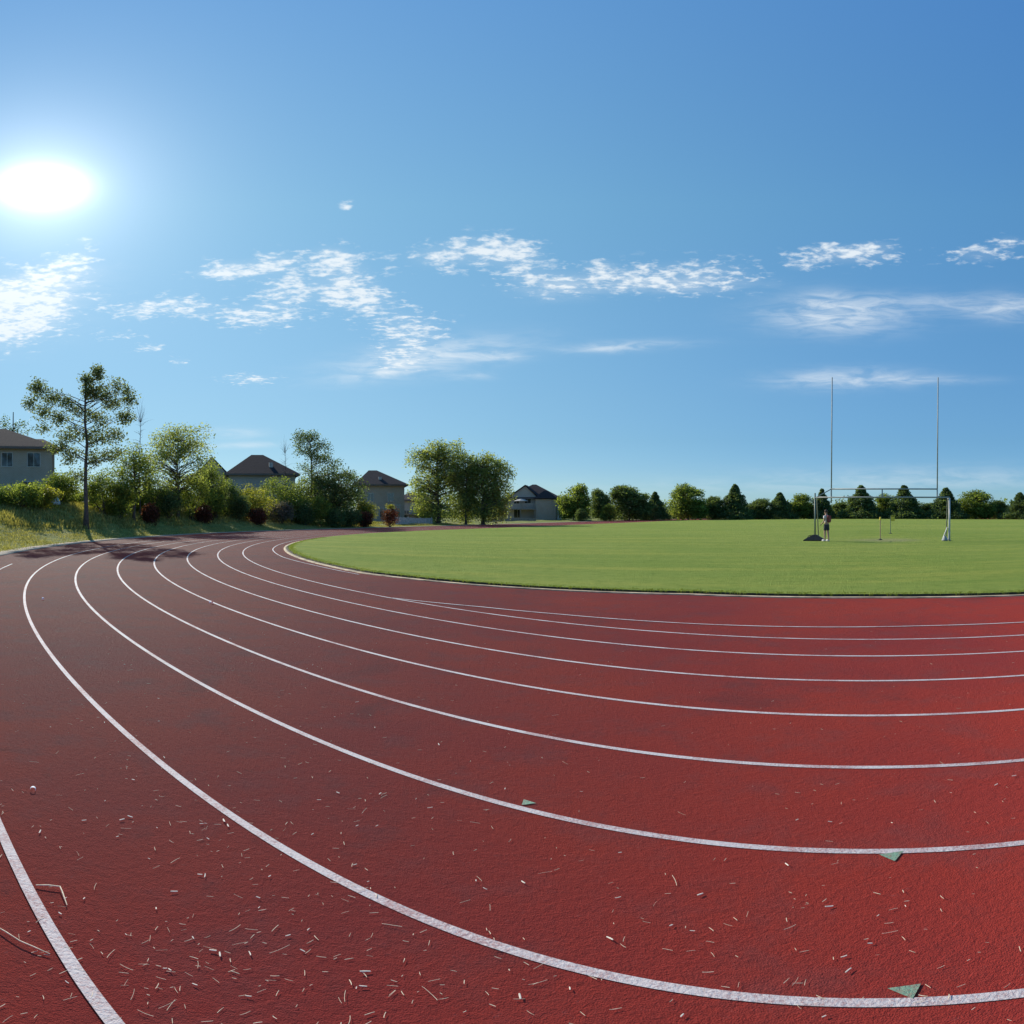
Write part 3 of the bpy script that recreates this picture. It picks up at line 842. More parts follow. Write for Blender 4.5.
# brick house with pale hip
D = 100
o, rf, ze, zr, zb = house(381, D, 7.2, 9, zat(484.5, D), zat(468.5, D), (2.3, 4.6), 'plain tan brick house with hipped roof and vent beside the dense dark tree', 'brick_tan', 'roof2', rz=.04,
   wins=((-1.6, 3.3, .9, 1.2), (1.5, 3.3, .9, 1.2), (.4, .9, 1.1, 1.3), (2.4, .8, 1.1, 1.9)))
mb = MB(); mb.box(-.35, .15, 1.0, 1.5, ze+.5, ze+1.25); mb.build('roof_vent', M['fencewood'], rf)
# low house glimpsed beside the drooping tree
D = 118
o, rf, ze, zr, zb = house(415, D, 6.5, 8, zat(500, D), zat(492, D), (2.6, 2.6), 'low house between the plain brick house and the drooping tree', 'brick_grey', 'roof2',
   wins=((-1.6, .9, 1.1, 1.3), (1.0, .4, 1.6, 2.0)))
def deck(o, x0, x1, y0, z, mats='deckwood'):
    mb = MB(); mb.box(x0, x1, y0, -.01, z-.18, z); dk = mb.build('deck', M[mats], o)
    for x in np.linspace(x0+.1, x1-.1, 3):
        q = MB(); q.box(x-.07, x+.07, y0+.03, y0+.17, -1, z-.18); q.build('deck_post', M[mats], dk)
    r = MB(); r.box(x0, x1, y0+.02, y0+.08, z+.95, z+1.03)
    for x in np.arange(x0, x1, .28): r.box(x, x+.05, y0+.025, y0+.075, z, z+.95)
    r.build('railing', M['fencewood'], dk)
deck(o, -3.2, 2.6, -3.0, 1.6)
# house with the deck
D = 138
o, rf, ze, zr, zb = house(532.5, D, 10.6, 10, zat(498, D), zat(483.5, D), (5.2, 5.6), 'brick house with a pyramid-shaped roof and a raised timber deck, by the smaller drooping tree', 'brick_grey', 'roof2', rz=-.12,
   wins=((-3.4, 3.6, 1.1, 1.2), (-1.0, 3.7, 1.3, 1.4), (-3.2, .6, 1.5, 1.8)))
mb = MB(); mb.box(.9, 5.0, -2.2, -.01, -1, ze-.3); mb.build('side_wall', M['brick_tan'], o)
mb = MB(); hip_roof(mb, .9, 5.0, -2.2, .5, ze-.05, ze+1.5, (2.0, 2.2), oh=.4); mb.build('side_roof', M['roof2'], o)
zp = zat(486.0, D) - zb
mb = MB(); mb.add([(-5.1, -.30, ze), (1.2, -.30, ze), (1.2, 4, ze), (-5.1, 4, ze), (-1.5, -.30, zp), (-1.5, 4, zp)], [(0, 1, 4), (1, 2, 5, 4), (2, 3, 5), (3, 0, 4, 5), (3, 2, 1, 0)]); mb.build('gable_wall', M['brick_grey'], o)
mb = MB()
for sx, x0 in ((1, 1.75), (-1, -5.65)):
    e0 = (x0, -.75, ze-.22); e1 = (x0, 4.2, ze-.22); p0 = (-1.5, -.75, zp+.10); p1 = (-1.5, 4.2, zp+.10)
    up = lambda q: (q[0], q[1], q[2]+.15)
    mb.add([e0, e1, p1, p0, up(e0), up(e1), up(p1), up(p0)], [(0, 1, 2, 3), (7, 6, 5, 4), (0, 4, 5, 1), (1, 5, 6, 2), (2, 6, 7, 3), (3, 7, 4, 0)])
mb.build('gable_roof', M['roof2'], o)
deck(o, -5.2, .85, -3.2, 2.5)
mb = MB(); mb.tube([(-2.2, -1.8, 2.5), (-2.2, -1.8, 4.4)], .04, 8); pm = mb
par = empty('garden_parasol', (0, 0, 0)); tag(par, 'pale garden parasol open on the raised deck of the pyramid-roofed house', 'parasol')
par.matrix_world = Matrix.Translation(o.location) @ Matrix.Rotation(o.rotation_euler.z, 4, 'Z')
pm.build('pole', M['steel'], par)
mb = MB(); mb.lathe([(1.5, 4.1), (1.5, 4.15), (.8, 4.45), (.05, 4.62)], 8, (-2.2, -1.8, 0)); mb.build('canopy', M['trim'], par)

def fence(px0, d0, px1, d1, h, label, mat='fencewood'):
    a, b = gp(px0, d0), gp(px1, d1); L = np.linalg.norm(b-a); n = max(2, int(L/2.4))
    o = empty('garden_fence', (a[0], a[1], tz(a))); tag(o, label, 'fence', 'garden fences behind the track')
    u = (b-a)/L; nr = np.array([-u[1], u[0]])
    mb = MB()
    def quad_box(s0, s1, t0, t1, z0, z1):
        c = []
        for z in (z0, z1):
            for s, t in ((s0, t0), (s1, t0), (s1, t1), (s0, t1)):
                q = u*s + nr*t; c.append((q[0], q[1], z))
        return c
    FS = [(0, 3, 2, 1), (4, 5, 6, 7), (0, 1, 5, 4), (1, 2, 6, 5), (2, 3, 7, 6), (3, 0, 4, 7)]
    s = 0
    zof = lambda s: tz(a + u*s) - tz(a)
    while s < L:
        zz = zof(s); mb.add(quad_box(s, s+.13, -.012, .012, zz-.1, zz+h-.04+.03*math.sin(s*9)), FS); s += .15
    mb.build('boards', M[mat], o)
    for i in range(n+1):
        q = MB(); s = L*i/n; zz = zof(s); q.add(quad_box(s-.05, s+.05, .015, .115, zz-.3, zz+h+.08), FS); q.build('post', M[mat], o)
    q = MB()
    for z in (.25, h-.25):
        c = []
        for (s, ) in ((0,), (L,)):
            pass
        q.add(quad_box(0, L, .0135, .055, z, z+.08), FS)
    q.build('rail', M[mat], o)
fence(396, 84, 432, 90, 0.95, 'pale board fence between the lone shrub and the drooping trees')
fence(486, 112, 536, 126, 0.6, 'weathered board fence below the raised deck', 'deckwood')

# bits in the gardens behind the hedge
p = gp(49, ed(49, 17.5)); o = MB()
zb = tz(p)
g = np.random.default_rng(9)
vs = []; fs = []
nu, nv = 22, 10
for j in range(nv+1):
    for i in range(nu):
        t = 2*math.pi*i/nu; r = 1-(j/nv)**2.2*.98
        vs.append((1.0*r*math.cos(t)*(1+.04*math.sin(5*t)), .7*r*math.sin(t), .95*(j/nv)**.8 + .03*math.sin(7*t+j)))
for j in range(nv):
    for i in range(nu): fs.append((j*nu+i, j*nu+(i+1) % nu, (j+1)*nu+(i+1) % nu, (j+1)*nu+i))
o.add(vs, fs); tag(o.build('tarp_cover', M['tarp'], None, (p[0], p[1], zb), True), 'pale blue tarpaulin draped over a garden heap behind the hedge', 'tarpaulin')

def garden_table(px, d, label):
    p = gp(px, d); o = empty('garden_table', (p[0], p[1], tz(p)), -(px-512)/S); tag(o, label, 'table')
    t = MB(); t.box(-.9, .9, -.45, .45, .70, .75); t.build('table_top', M['whitepost'], o)
    for sx in (-.8, .8):
        for sy in (-.37, .37):
            q = MB(); q.tube([(sx, sy, 0), (sx, sy, .70)], .03, 6); q.build('leg', M['whitepost'], o)
garden_table(97, ed(97, 16), 'white garden table seen past the trunk of the tall airy tree')

# ------------------------------------------------------------------ goal
GD = 36.2
gL, gR = gp(815, GD), gp(949.5, GD)
mid = (gL+gR)/2; dirx = gR-gL; GW = np.linalg.norm(dirx); grz = math.atan2(dirx[1], dirx[0])
gz = float(infield_z(mid)[0])
goal = empty('combination_goal', (mid[0], mid[1], gz), grz)
tag(goal, 'steel soccer goal frame with tall rugby uprights standing on the far grass', 'goal')
zt = lambda y: zat(y, np.hypot(*mid)) - gz
hw = GW/2; ux = GW*(831-815)/134.5 - hw, GW*(937.5-815)/134.5 - hw
MB().tube([(-hw, 0, -.1), (-hw, 0, zt(493))], .045, 10).build('post', M['greenpost'], goal, smooth=True)
MB().tube([(hw, 0, -.1), (hw, 0, zt(498))], .05, 10).build('post', M['whitepost'], goal, smooth=True)
zc = zt(497.3); zu = zt(488.8)
MB().tube([(-hw, 0, zc), (hw, 0, zc)], .042, 10).build('crossbar', M['steel'], goal, smooth=True)
MB().tube([(ux[0], .25, zu), (ux[1], .25, zu)], .038, 10).build('upper_crossbar', M['steel'], goal, smooth=True)
for x in ux:
    MB().tube([(x, .25, zt(503 if x < 0 else 499)), (x+.05, .25, zt(376))], [.036, .029], 8).build('upright', M['steel'], goal, smooth=True)
    MB().tube([(x, .24, zu-.02), (x, .0, zc+.04)], .03, 6).build('bracket', M['steel'], goal)
MB().tube([(0.0, .25, zu-.05), (0, .02, zc+.05)], .035, 6).build('bracket', M['steel'], goal)
MB().tube([(ux[0], .25, zu), (-hw+.12, .02, zc+.03)], .03, 6).build('bracket', M['steel'], goal)
for s in (-1, 1):
    st = MB(); st.tube([(s*hw, .0, zc-.05), (s*hw, 1.0, zc-.05), (s*hw, 2.0, .06)], .03, 8); st.build('back_stay', M['steel'], goal, smooth=True)
    MB().tube([(s*hw, .06, .04), (s*hw, 2.05, .04)], .035, 8).build('ground_bar', M['steel'], goal, smooth=True)
MB().tube([(hw-.05, -.05, .05), (hw-.02, 0, 1.45)], .035, 8).build('brace', M['whitepost'], goal)
MB().tube([(hw-.42, -.1, .03), (hw-.12, -.02, .75)], .03, 8).build('brace', M['whitepost'], goal)
b = MB(); b.lathe([(.15, 0), (.17, .04), (.14, .14), (.08, .24), (.03, .27)], 10, (hw-.27, -.12, 0)); b.build('ballast_bag', M['steel'], goal)
# black wedge weight on the green post's foot
w = MB(); w.add([(-.62, -.3, 0), (.55, -.3, 0), (.55, .3, 0), (-.62, .3, 0), (-.62, -.3, .06), (.55, -.3, .06), (.55, .3, .06), (-.62, .3, .06), (-.13, -.12, .34), (.10, -.12, .34), (.10, .12, .34), (-.13, .12, .34)],
  [(3, 2, 1, 0), (0, 1, 5, 4), (1, 2, 6, 5), (2, 3, 7, 6), (3, 0, 4, 7), (4, 5, 9, 8), (5, 6, 10, 9), (6, 7, 11, 10), (7, 4, 8, 11), (8, 9, 10, 11)])
w2 = empty('post_weight', (gL[0], gL[1], gz-.01), grz); tag(w2, 'black rubber wedge weight sitting round the foot of the dark goalpost', 'weight')
w.build('rubber_block', M['black'], w2)
MB().tube([(-.45, 0, .13), (-.35, 0, .29), (-.22, 0, .31)], .02, 6).build('handle', M['black'], w2)

def training_pole(px, d, h, label, mat, flag):
    p = gp(px, d); z = float(infield_z(p)[0])
    o = empty('training_pole', (p[0], p[1], z), -(px-512)/S); tag(o, label, 'pole', 'slim poles in the goal mouth')
    MB().tube([(0, 0, -.1), (0, 0, h)], .022, 8).build('pole', M[mat], o)
    MB().lathe([(.12, 0), (.12, .02), (.05, .05), (.03, .06)], 12).build('base', M['black'], o)
    if flag:
        MB().box(.022, .30, -.012, .012, h-.32, h).build('flag', M['yellow'], o)
    else:
        MB().lathe([(.035, -.14), (.05, -.12), (.05, .02), (.02, .05)], 10, (0, 0, h)).build('cap', M['yellow'], o)
training_pole(880.3, 37.2, 1.25, 'slim faded red pole with a small yellow cap in the goal mouth', 'pinkpole', False)
training_pole(890.5, 46, 1.20, 'slim green pole with a yellow flag further back in the goal mouth', 'greenpost', True)

# ------------------------------------------------------------------ person
def skin_mesh(name, verts, edges, radii, mat, parent, sub=2, root=0, smooth=True):
    me = bpy.data.meshes.new(name); me.from_pydata(verts, edges, []); me.update()
    tmp = bpy.data.objects.new(name + '_tmp', me); COL.objects.link(tmp)
    tmp.modifiers.new('skin', 'SKIN')
    if not me.skin_vertices:
        pass
    for i, sv in enumerate(me.skin_vertices[0].data):
        r = radii[i]; sv.radius = (r, r) if not isinstance(r, tuple) else r; sv.use_root = (i == root)
    sd = tmp.modifiers.new('sub', 'SUBSURF'); sd.levels = sub; sd.render_levels = sub
    dg = bpy.context.evaluated_depsgraph_get(); dg.update()
    nm = bpy.data.meshes.new_from_object(tmp.evaluated_get(dg))
    nm.name = name
    bpy.data.objects.remove(tmp)
    nm.polygons.foreach_set('use_smooth', np.ones(len(nm.polygons), bool))
    nm.materials.clear()
    return link(name, nm, mat, parent)

def build_person():
    p = gp(826.5, 35.6); z = float(infield_z(p)[0])
    o = empty('person', (p[0], p[1], z), grz - math.pi*.70); tag(o, 'person in a white and dark red top and dark shorts standing by the dark goalpost', 'person')
    # figure faces local -y ; height about 1.68 m, head bent a little forward
    V = [(0, 0, .93), (0, .01, 1.08), (0, .01, 1.25), (0, .0, 1.38), (0, -.015, 1.45), (0, -.04, 1.54), (0, -.045, 1.64)]
    R = [(.135, .10), (.125, .09), (.15, .10), (.12, .085), (.052, .052), (.075, .09), (.072, .088)]
    E = [(i, i+1) for i in range(6)]
    def chain(start, pts, rad):
        prev = start
        for q, r in zip(pts, rad):
            V.append(q); R.append(r); E.append((prev, len(V)-1)); prev = len(V)-1
        return prev
    for s in (-1, 1):
        f = -.05 if s > 0 else .05
        chain(0, [(s*.09, 0, .86), (s*.10, -.01+f*.5, .50), (s*.105, .02+f, .12), (s*.105, .01+f, .06), (s*.12, -.09+f, .035), (s*.125, -.15+f, .03)], [.088, .058, .040, .042, .036, .025])
        hand = chain(3, [(s*.17, 0, 1.36), (s*.215, .02, 1.12), (s*.20, -.14, .98), (s*.19, -.19, .94)], [.055, .042, .033, .032])
        hx, hy, hz = V[hand]
        for k, (dx, ln) in enumerate(((-.028, .075), (-.010, .085), (.010, .08), (.027, .062))):
            chain(hand, [(hx+dx, hy-.035, hz-.025), (hx+dx, hy-.035-ln*.45, hz-.035-ln*.2), (hx+dx, hy-.035-ln*.6, hz-.045-ln*.6)], [.010, .0085, .007])
        chain(hand, [(hx-s*.035, hy-.01, hz+.0), (hx-s*.05, hy-.045, hz-.01)], [.011, .009])
    skin_mesh('body', V, E, R, M['skin'], o)
    # clothes, a little larger than the body
    tv = [(0, 0, .96), (0, .01, 1.1), (0, .01, 1.25), (0, .0, 1.37), (0, -.005, 1.405)]
    tr = [(.15, .118), (.145, .11), (.168, .118), (.13, .10), (.07, .07)]
    te = [(i, i+1) for i in range(4)]
    for s in (-1, 1):
        tv += [(s*.175, .0, 1.355), (s*.205, .01, 1.22)]; tr += [.07, .064]; te += [(3, len(tv)-2), (len(tv)-2, len(tv)-1)]
    skin_mesh('shirt', tv, te, tr, M['shirt'], o)
    sv = [(0, 0, .97), (0, 0, .90)]; sr = [(.152, .12), (.15, .115)]; se = [(0, 1)]
    for s in (-1, 1):
        f = -.05 if s > 0 else .05
        sv += [(s*.092, 0, .82), (s*.10, f*.4, .56)]; sr += [.104, .092]; se += [(1, len(sv)-2), (len(sv)-2, len(sv)-1)]
    skin_mesh('shorts', sv, se, sr, M['shorts'], o)
    bp = MB(); bp.box(-.15, .15, .10, .25, 1.02, 1.42)
    ob = bp.build('backpack', M['redcloth'], o)
    bm = bmesh.new(); bm.from_mesh(ob.data); bmesh.ops.bevel(bm, geom=list(bm.edges), offset=.05, segments=3, affect='EDGES'); bm.to_mesh(ob.data); bm.free()
    hm = MB(); hm.lathe([(.085, -.06), (.098, 0), (.092, .05), (.065, .085), (.02, .1)], 14, (0, -.025, 1.63)); hm.build('hair', M['hair'], o, smooth=True)
    for s in (-1, 1): MB().lathe([(.010, -.008), (.014, 0), (.010, .008)], 8, (s*.03, -.125, 1.60)).build('eye', M['hair'], o)
    nm = MB(); nm.add([(-.016, -.122, 1.56), (.016, -.122, 1.56), (0, -.155, 1.565), (0, -.125, 1.61), (0, -.12, 1.55)], [(0, 2, 3), (2, 1, 3), (0, 4, 2), (4, 1, 2)]); nm.build('nose', M['skin'], o)
    for s in (-1, 1):
        f = -.05 if s > 0 else .05
        sh = MB(); sh.lathe([(.05, 0), (.055, .02), (.05, .07), (.035, .10)], 10, (0, 0, 0)); so = sh.build('shoe', M['shoe'], o, smooth=True)
        so.location = (s*.113, -.06+f, 0); so.scale = (1, 2.4, 1)
build_person()

# ------------------------------------------------------------------ litter on the track
def straw_mesh(ln, w, g, bend):
    n = 5; v = []; h = w*.35
    for i in range(n+1):
        t = i/n - .5
        x = t*ln; y = bend*ln*(t*t-.08); z = .002 + abs(t)*ln*.04*g.random()
        ww = w/2*(1 - .5*abs(t))
        v += [(x, y-ww, z), (x, y+ww, z), (x, y+ww*.6, z+h), (x, y-ww*.6, z+h)]
    f = []
    for i in range(n):
        a, b = i*4, i*4+4
        for k in range(4): f.append((a+k, a+(k+1) % 4, b+(k+1) % 4, b+k))
    f += [(3, 2, 1, 0), (n*4, n*4+1, n*4+2, n*4+3)]
    return v, f
g = np.random.default_rng(40)
straws, chips = [], []
for i in range(8):
    me = bpy.data.meshes.new('straw_clipping'); v, f = straw_mesh(g.uniform(.04, .10), g.uniform(.0018, .0034), g, g.uniform(-.18, .18)); me.from_pydata(v, [], f); me.materials.append(M['straw']); straws.append(me)
for i in range(6):
    me = bpy.data.meshes.new('wood_chip'); v, f = straw_mesh(g.uniform(.022, .045), g.uniform(.006, .010), g, g.uniform(-.2, .2)); me.from_pydata(v, [], f); me.materials.append(M['chip']); chips.append(me)
def litter(kind, c, rz, sc=1.0):
    me = (straws if kind == 's' else chips)[int(g.integers(8 if kind == 's' else 6))]
    o = bpy.data.objects.new('straw_clipping' if kind == 's' else 'wood_chip', me); COL.objects.link(o)
    o.location = (c[0], c[1], .008); o.rotation_euler = (g.normal(0, .08), g.normal(0, .08), rz); o.scale = (sc,)*3
    if kind == 's': tag(o, 'thin straw-coloured stalk clipping lying on the red track', 'straw', 'straw clippings on the track')
    else: tag(o, 'short pale wood chip lying on the red track', 'wood chip', 'wood chips on the track')
CH = [(105, 802), (122, 821), (157, 829), (40, 833), (149, 860), (205, 877), (208, 840), (200, 876), (174, 893), (259, 909), (258, 899), (228, 827), (224, 822), (288, 937), (220, 956), (130, 818), (165, 970), (213, 952), (195, 986), (126, 936), (84, 900), (830, 823), (892, 824), (797, 821), (787, 866), (829, 908), (870, 945), (878, 917), (682, 1017), (824, 1018), (671, 927), (700, 896), (848, 972), (844, 958), (618, 899), (368, 883), (338, 794), (416, 800), (430, 809), (357, 827), (377, 827), (476, 882), (485, 890), (620, 854), (570, 990), (355, 866), (1014, 777), (610, 940), (365, 973), (520, 998), (250, 955), (60, 915), (380, 795), (505, 790)]
for x, y in CH: litter('c', ground_hit(x, y), g.uniform(-3.1, 3.1), g.uniform(.5, .95))
STR = [(145, 1015), (52, 888), (170, 825), (175, 862), (78, 855), (60, 849), (280, 951), (234, 969), (216, 982), (133, 996), (168, 1006), (40, 921), (70, 1000), (95, 888), (80, 860), (490, 909), (540, 984), (392, 927), (430, 995), (434, 982), (340, 1002), (372, 937), (675, 882), (790, 929), (890, 934), (475, 824), (545, 874), (300, 765), (465, 903), (275, 930), (240, 945), (210, 898), (235, 930), (150, 940), (345, 914)]
for x, y in STR: litter('s', ground_hit(x, y), g.uniform(-3.1, 3.1), g.uniform(.6, 1.1))
made = 0
while made < 150:
    x = g.uniform(0, 1024) ** 1.0; y = 600 + 424*g.random()**.95
    if g.random() > (1.0 if x < 420 else .28): continue
    c = ground_hit(x, y)
    if oval_dist(c[None])[0] < 37.5: continue
    litter('c' if g.random() < .25 else 's', c, g.uniform(-3.1, 3.1), g.uniform(.4, .85)); made += 1
# the countless finer bits: one object
V, F = [], []
for i in range(1900):
    if i < 1500:
        x = g.uniform(-40, 1060); y = 560 + 470*g.random()
        if x > 500 and g.random() < .5: continue
        c = ground_hit(x, y)
    else:
        c = np.array([g.uniform(-12, 10), g.uniform(-4, 16)])
    if oval_dist(c[None])[0] < 37.2 or oval_dist(c[None])[0] > 50.4: continue
    if math.sin(c[0]*2.3 + 1.2*math.sin(c[1]*1.7)) * math.sin(c[1]*2.9 + c[0]) < g.uniform(-.9, .5): continue
    v, f = straw_mesh(g.uniform(.008, .040), g.uniform(.0014, .0034), g, g.uniform(-.2, .2))
    a = g.uniform(0, 6.28); ca, sa = math.cos(a), math.sin(a); b = len(V)
    V += [(c[0]+p[0]*ca-p[1]*sa, c[1]+p[0]*sa+p[1]*ca, p[2]+.006) for p in v]; F += [tuple(q+b for q in t) for t in f]
me = bpy.data.meshes.new('fine_litter'); me.from_pydata(V, [], F); me.update()
tag(link('fine_litter', me, M['straw']), kind='stuff')
# singular bits
def scrap(px, py, size, label, rz):
    c = ground_hit(px, py); v = []; f = []; n = 9
    for i in range(n):
        t = i/(n-1)*3.6 - .4
        for s in (-1, 1): v.append((size*.5*math.cos(t), s*size*.28*(1-.3*abs(i/(n-1)-.5)), size*.5*math.sin(t)+size*.25))
    for i in range(n-1): f.append((2*i, 2*i+1, 2*i+3, 2*i+2))
    me = bpy.data.meshes.new('paper_scrap'); me.from_pydata(v, [], f); me.update()
    o = link('paper_scrap', me, M['paper'], None, (c[0], c[1], .006)); o.rotation_euler.z = rz
    sm = o.modifiers.new('thick', 'SOLIDIFY'); sm.thickness = .0015
    tag(o, label, 'litter')
scrap(33, 791, .035, 'curled white scrap standing on the red track near the outer lane line', .6)
scrap(211, 604, .075, 'crumpled white scrap lying far up the red track between the lane lines', 1.2)
scrap(43, 600, .065, 'flat whitish scrap near the outer edge of the track bend', 2.0)
def stalk(name, pix, rad, label):
    P = [ground_hit(x, y) for x, y in pix]; c = sum(P)/len(P)
    t = MB(); t.tube([(p[0]-c[0], p[1]-c[1], .004 + .006*(0 < i < len(P)-1)) for i, p in enumerate(P)], [rad*.8] + [rad]*(len(P)-2) + [rad*.6], 6)
    tag(t.build(name, M['straw'], None, (c[0], c[1], .008)), label, 'straw')
stalk('bent_straw', [(36, 887), (48, 888), (60, 889.5), (62, 894), (67, 907)], .0035, 'long straw stalk bent into an L beside the outermost lane line')
stalk('grass_stalk', [(-6, 927), (6, 935), (20, 944), (34, 950), (50, 956)], .0028, 'long thin dry grass stalk lying across the outermost lane line')

# ------------------------------------------------------------------ light, sky, camera
w = bpy.data.worlds.new('World'); SC.world = w; w.use_nodes = True
nt = w.node_tree; bg = nt.nodes['Background']
STR_BG = 0.12
sky = N(nt, 'ShaderNodeTexSky', sky_type='NISHITA'); sky.sun_disc = False
sky.sun_elevation = SUN_EL; sky.sun_rotation = SUN_AZ
sky.air_density = 1.0; sky.dust_density = 0.0; sky.ozone_density = 3.0; sky.altitude = 200
tc = N(nt, 'ShaderNodeTexCoord').outputs['Generated']
sx = N(nt, 'ShaderNodeSeparateXYZ'); nt.links.new(tc, sx.inputs[0])
X, Y, Z = sx.outputs
AZ = math_(nt, 'MULTIPLY', math_(nt, 'ARCTAN2', X, Y), S)         # in units of 1/652 rad
EL = math_(nt, 'MULTIPLY', math_(nt, 'ARCSINE', Z), S)
zc_ = math_(nt, 'MAXIMUM', Z, 0.02)
cv = N(nt, 'ShaderNodeCombineXYZ'); nt.links.new(math_(nt, 'DIVIDE', X, zc_), cv.inputs[0]); nt.links.new(math_(nt, 'DIVIDE', Y, zc_), cv.inputs[1])
PL = cv.outputs[0]
def patch(px, py, rx, ry, amp, tilt=0.0):
    dx = math_(nt, 'SUBTRACT', AZ, px-512); dy = math_(nt, 'SUBTRACT', EL, 512-py)
    if tilt: dy = math_(nt, 'SUBTRACT', dy, math_(nt, 'MULTIPLY', dx, tilt))
    q = math_(nt, 'ADD', math_(nt, 'POWER', math_(nt, 'DIVIDE', dx, rx), 2.0), math_(nt, 'POWER', math_(nt, 'DIVIDE', dy, ry), 2.0))
    return math_(nt, 'MULTIPLY', math_(nt, 'EXPONENT', math_(nt, 'MULTIPLY', q, -1.0)), amp)
def psum(lst):
    r = None
    for a in lst:
        v = patch(*a); r = v if r is None else math_(nt, 'ADD', r, v)
    return math_(nt, 'MINIMUM', r, 1.15)
PUFF = [(10, 300, 70, 26, 1.15, .15), (70, 262, 26, 9, .8, .3), (20, 325, 40, 18, .8, .2), (85, 240, 12, 4, .6),
        (230, 268, 26, 8, .85), (275, 262, 22, 9, .9), (178, 306, 40, 9, .95), (255, 318, 40, 9, .95), (285, 293, 30, 14, .95), (130, 312, 20, 6, .7), (215, 275, 30, 6, .6), (330, 258, 20, 8, .7), (120, 335, 30, 5, .5), (150, 348, 20, 5, .6),
        (345, 280, 36, 24, .95, -.3), (362, 298, 30, 10, .6), (345, 206, 9, 4, .9), (410, 330, 36, 16, .95), (250, 379, 28, 5, .85), (180, 361, 14, 4, .6), (400, 360, 26, 10, .6),
        (430, 258, 34, 12, .62), (480, 250, 40, 14, .85), (520, 253, 26, 11, .7), (600, 265, 16, 6, .6), (690, 276, 70, 14, .95), (540, 280, 40, 14, .75), (620, 280, 40, 8, .6),
        (850, 258, 50, 8, .72), (880, 246, 24, 6, .7), (830, 250, 30, 6, .6), (980, 255, 36, 8, .78), (1010, 240, 20, 6, .6), (800, 265, 14, 5, .6)]
WISP = [(425, 358, 80, 14, 1.1, .14), (385, 372, 40, 6, .6, .2), (500, 356, 24, 5, .7), (470, 376, 22, 4, .5), (625, 346, 60, 5, .55, .04), (600, 349, 30, 4, .5), (560, 288, 34, 10, .6), (680, 285, 70, 7, .5),
        (835, 317, 62, 15, 1.15, -.02), (825, 300, 24, 10, .55), (900, 303, 80, 9, .55), (1010, 308, 44, 12, .85), (845, 379, 62, 9, 1.0, .02), (925, 380, 60, 4, .4), (235, 433, 26, 5, .6), (245, 445, 40, 3, .6, .03),
        (950, 476, 170, 10, .35), (820, 486, 220, 8, .25), (20, 310, 60, 30, .6, .2), (40, 288, 50, 14, .5, .2)]
n1 = noise(nt, PL, 9.5, 8, 0.55, 0.2)
n2 = noise(nt, PL, 23, 5, 0.55, 0.15)
nn = math_(nt, 'ADD', math_(nt, 'MULTIPLY', n1, 0.58), math_(nt, 'MULTIPLY', n2, 0.42))
mp = psum([(a[0], a[1], a[2]*1.08, a[3]*1.3) + tuple(a[4:]) for a in PUFF])
puff = mrange(nt, math_(nt, 'ADD', math_(nt, 'MULTIPLY', math_(nt, 'SUBTRACT', nn, 0.5), 3.8), math_(nt, 'MULTIPLY', mp, 0.66)), 0.28, 1.02, 0, 1)
puff = math_(nt, 'MULTIPLY', puff, mrange(nt, mp, 0.05, 0.35, 0, 1))
puff = math_(nt, 'ADD', puff, math_(nt, 'MULTIPLY', mrange(nt, mp, 0.3, 1.1, 0, 0.14), 1.0))
cvs = N(nt, 'ShaderNodeCombineXYZ'); nt.links.new(math_(nt, 'MULTIPLY', AZ, 0.012), cvs.inputs[0]); nt.links.new(math_(nt, 'MULTIPLY', EL, 0.06), cvs.inputs[1])
n3 = noise(nt, cvs.outputs[0], 2.0, 7, 0.6, 0.6)
wisp = math_(nt, 'MULTIPLY', psum(WISP), mrange(nt, n3, 0.30, 0.70, 0.15, 1.0))
cloud = math_(nt, 'MINIMUM', math_(nt, 'ADD', math_(nt, 'MULTIPLY', puff, 0.80), math_(nt, 'MULTIPLY', wisp, 0.62)), 0.88)
tint = ramp(nt, math_(nt, 'DIVIDE', EL, 512.0), [(p, tuple(a*b for a, b in zip(c, (0.60, 0.89, 0.94)))) for p, c in
    ((0.0, (.50, .45, .58)), (.08, (.53, .46, .55)), (.14, (.57, .49, .53)), (.215, (.68, .57, .57)), (.37, (.85, .73, .68)), (.6, (1.06, .96, .84)), (1.0, (1.12, 1.10, 1.12)))])
sdv = N(nt, 'ShaderNodeVectorMath', operation='DOT_PRODUCT'); nt.links.new(tc, sdv.inputs[0])
sdv.inputs[1].default_value = (math.sin(SUN_AZ)*math.cos(SUN_EL), math.cos(SUN_AZ)*math.cos(SUN_EL), math.sin(SUN_EL))
away = ramp(nt, mrange(nt, sdv.outputs['Value'], -0.2, 1.0, 0, 1, False), [(0.0, (.84, 1.10, 1.32)), (0.45, (.90, 1.07, 1.20)), (0.75, (1.0, 1.02, 1.0)), (1.0, (1.12, 1.0, .88))])
skyc = mix(nt, 1.0, mix(nt, 1.0, sky.outputs[0], tint, 'MULTIPLY'), away, 'MULTIPLY')
k_ = 0.72/STR_BG
col = mix(nt, cloud, skyc, (0.80*k_, 0.86*k_, 0.90*k_))
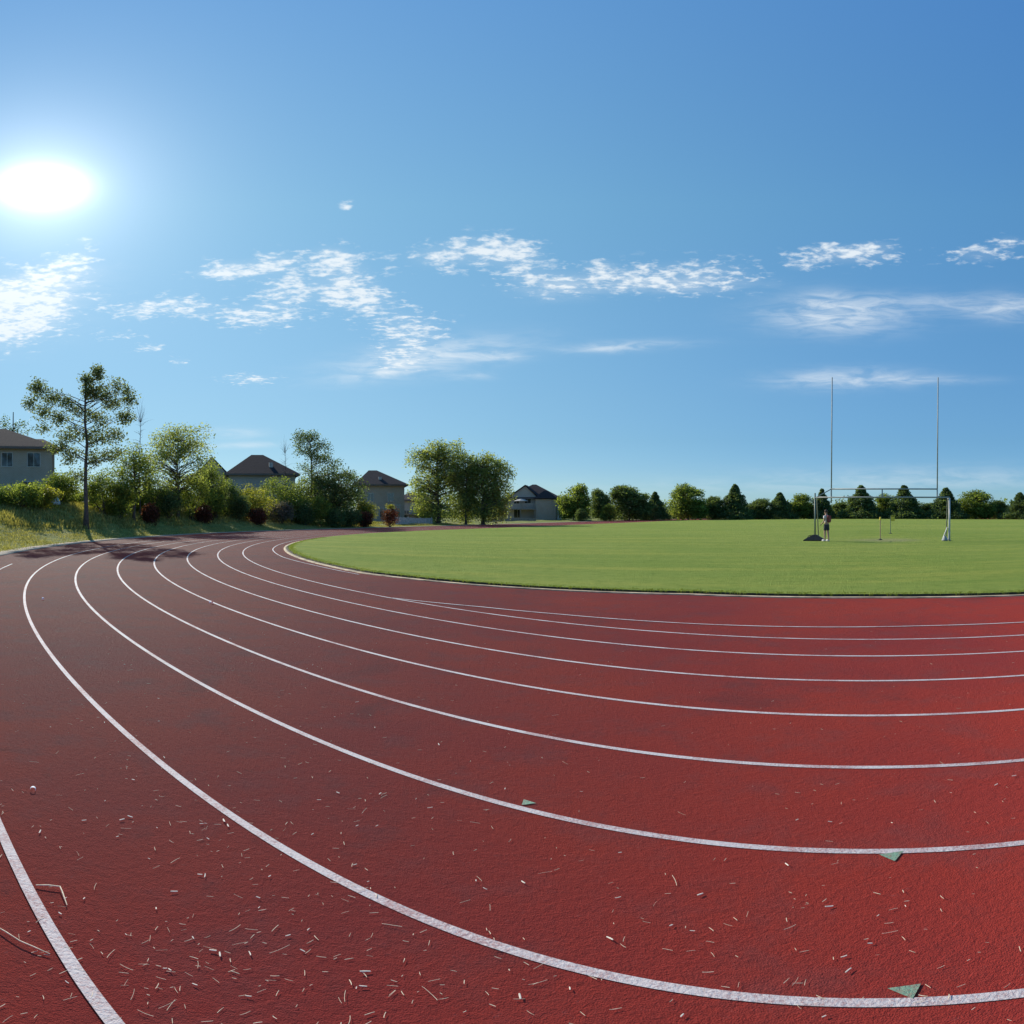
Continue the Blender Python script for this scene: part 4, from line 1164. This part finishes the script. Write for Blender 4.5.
# the sun's aureole
sd = (math.sin(SUN_AZ)*math.cos(SUN_EL), math.cos(SUN_AZ)*math.cos(SUN_EL), math.sin(SUN_EL))
dxs = math_(nt, 'SUBTRACT', AZ, SUN_AZ*S); dys = math_(nt, 'SUBTRACT', EL, SUN_EL*S)
def aure(rx, ry, amp, p=1.0):
    q = math_(nt, 'ADD', math_(nt, 'POWER', math_(nt, 'DIVIDE', dxs, rx), 2.0), math_(nt, 'POWER', math_(nt, 'DIVIDE', dys, ry), 2.0))
    q = math_(nt, 'POWER', q, p)
    return math_(nt, 'MULTIPLY', math_(nt, 'EXPONENT', math_(nt, 'MULTIPLY', q, -1.0)), amp*k_)
au = math_(nt, 'ADD', math_(nt, 'ADD', aure(31, 14.5, 2.0, .85), aure(64, 44, .70, .55)), aure(180, 150, .13, .6))
aucol = N(nt, 'ShaderNodeVectorMath', operation='SCALE'); aucol.inputs[0].default_value = (1.0, 1.0, .98); nt.links.new(au, aucol.inputs['Scale'])
fin = N(nt, 'ShaderNodeVectorMath', operation='ADD'); nt.links.new(col, fin.inputs[0]); nt.links.new(aucol.outputs[0], fin.inputs[1])
nt.links.new(fin.outputs[0], bg.inputs['Color']); bg.inputs['Strength'].default_value = STR_BG

sun = bpy.data.lights.new('sun', 'SUN'); sun.energy = 4.2; sun.angle = RAD(0.53); sun.color = (1.0, 0.94, 0.84)
so = bpy.data.objects.new('sun', sun); COL.objects.link(so)
so.rotation_euler = Vector(sd).to_track_quat('Z', 'Y').to_euler(); so.location = (-30, 30, 40)

cam = bpy.data.cameras.new('camera'); cam.type = 'PANO'
cam.panorama_type = 'EQUIRECTANGULAR'
q = 512 / S
cam.latitude_min = -q; cam.latitude_max = q; cam.longitude_min = -q; cam.longitude_max = q
cam.clip_start = 0.05; cam.clip_end = 6000
co = bpy.data.objects.new('camera', cam); COL.objects.link(co)
co.location = (0, 0, H); co.rotation_euler = (math.pi/2, 0, 0)
SC.camera = co
SC.render.engine = 'CYCLES'
SC.view_settings.view_transform = 'Standard'; SC.view_settings.look = 'None'
SC.view_settings.exposure = 0.6; SC.view_settings.gamma = 1.0
SC.render.resolution_x = SC.render.resolution_y = 1024
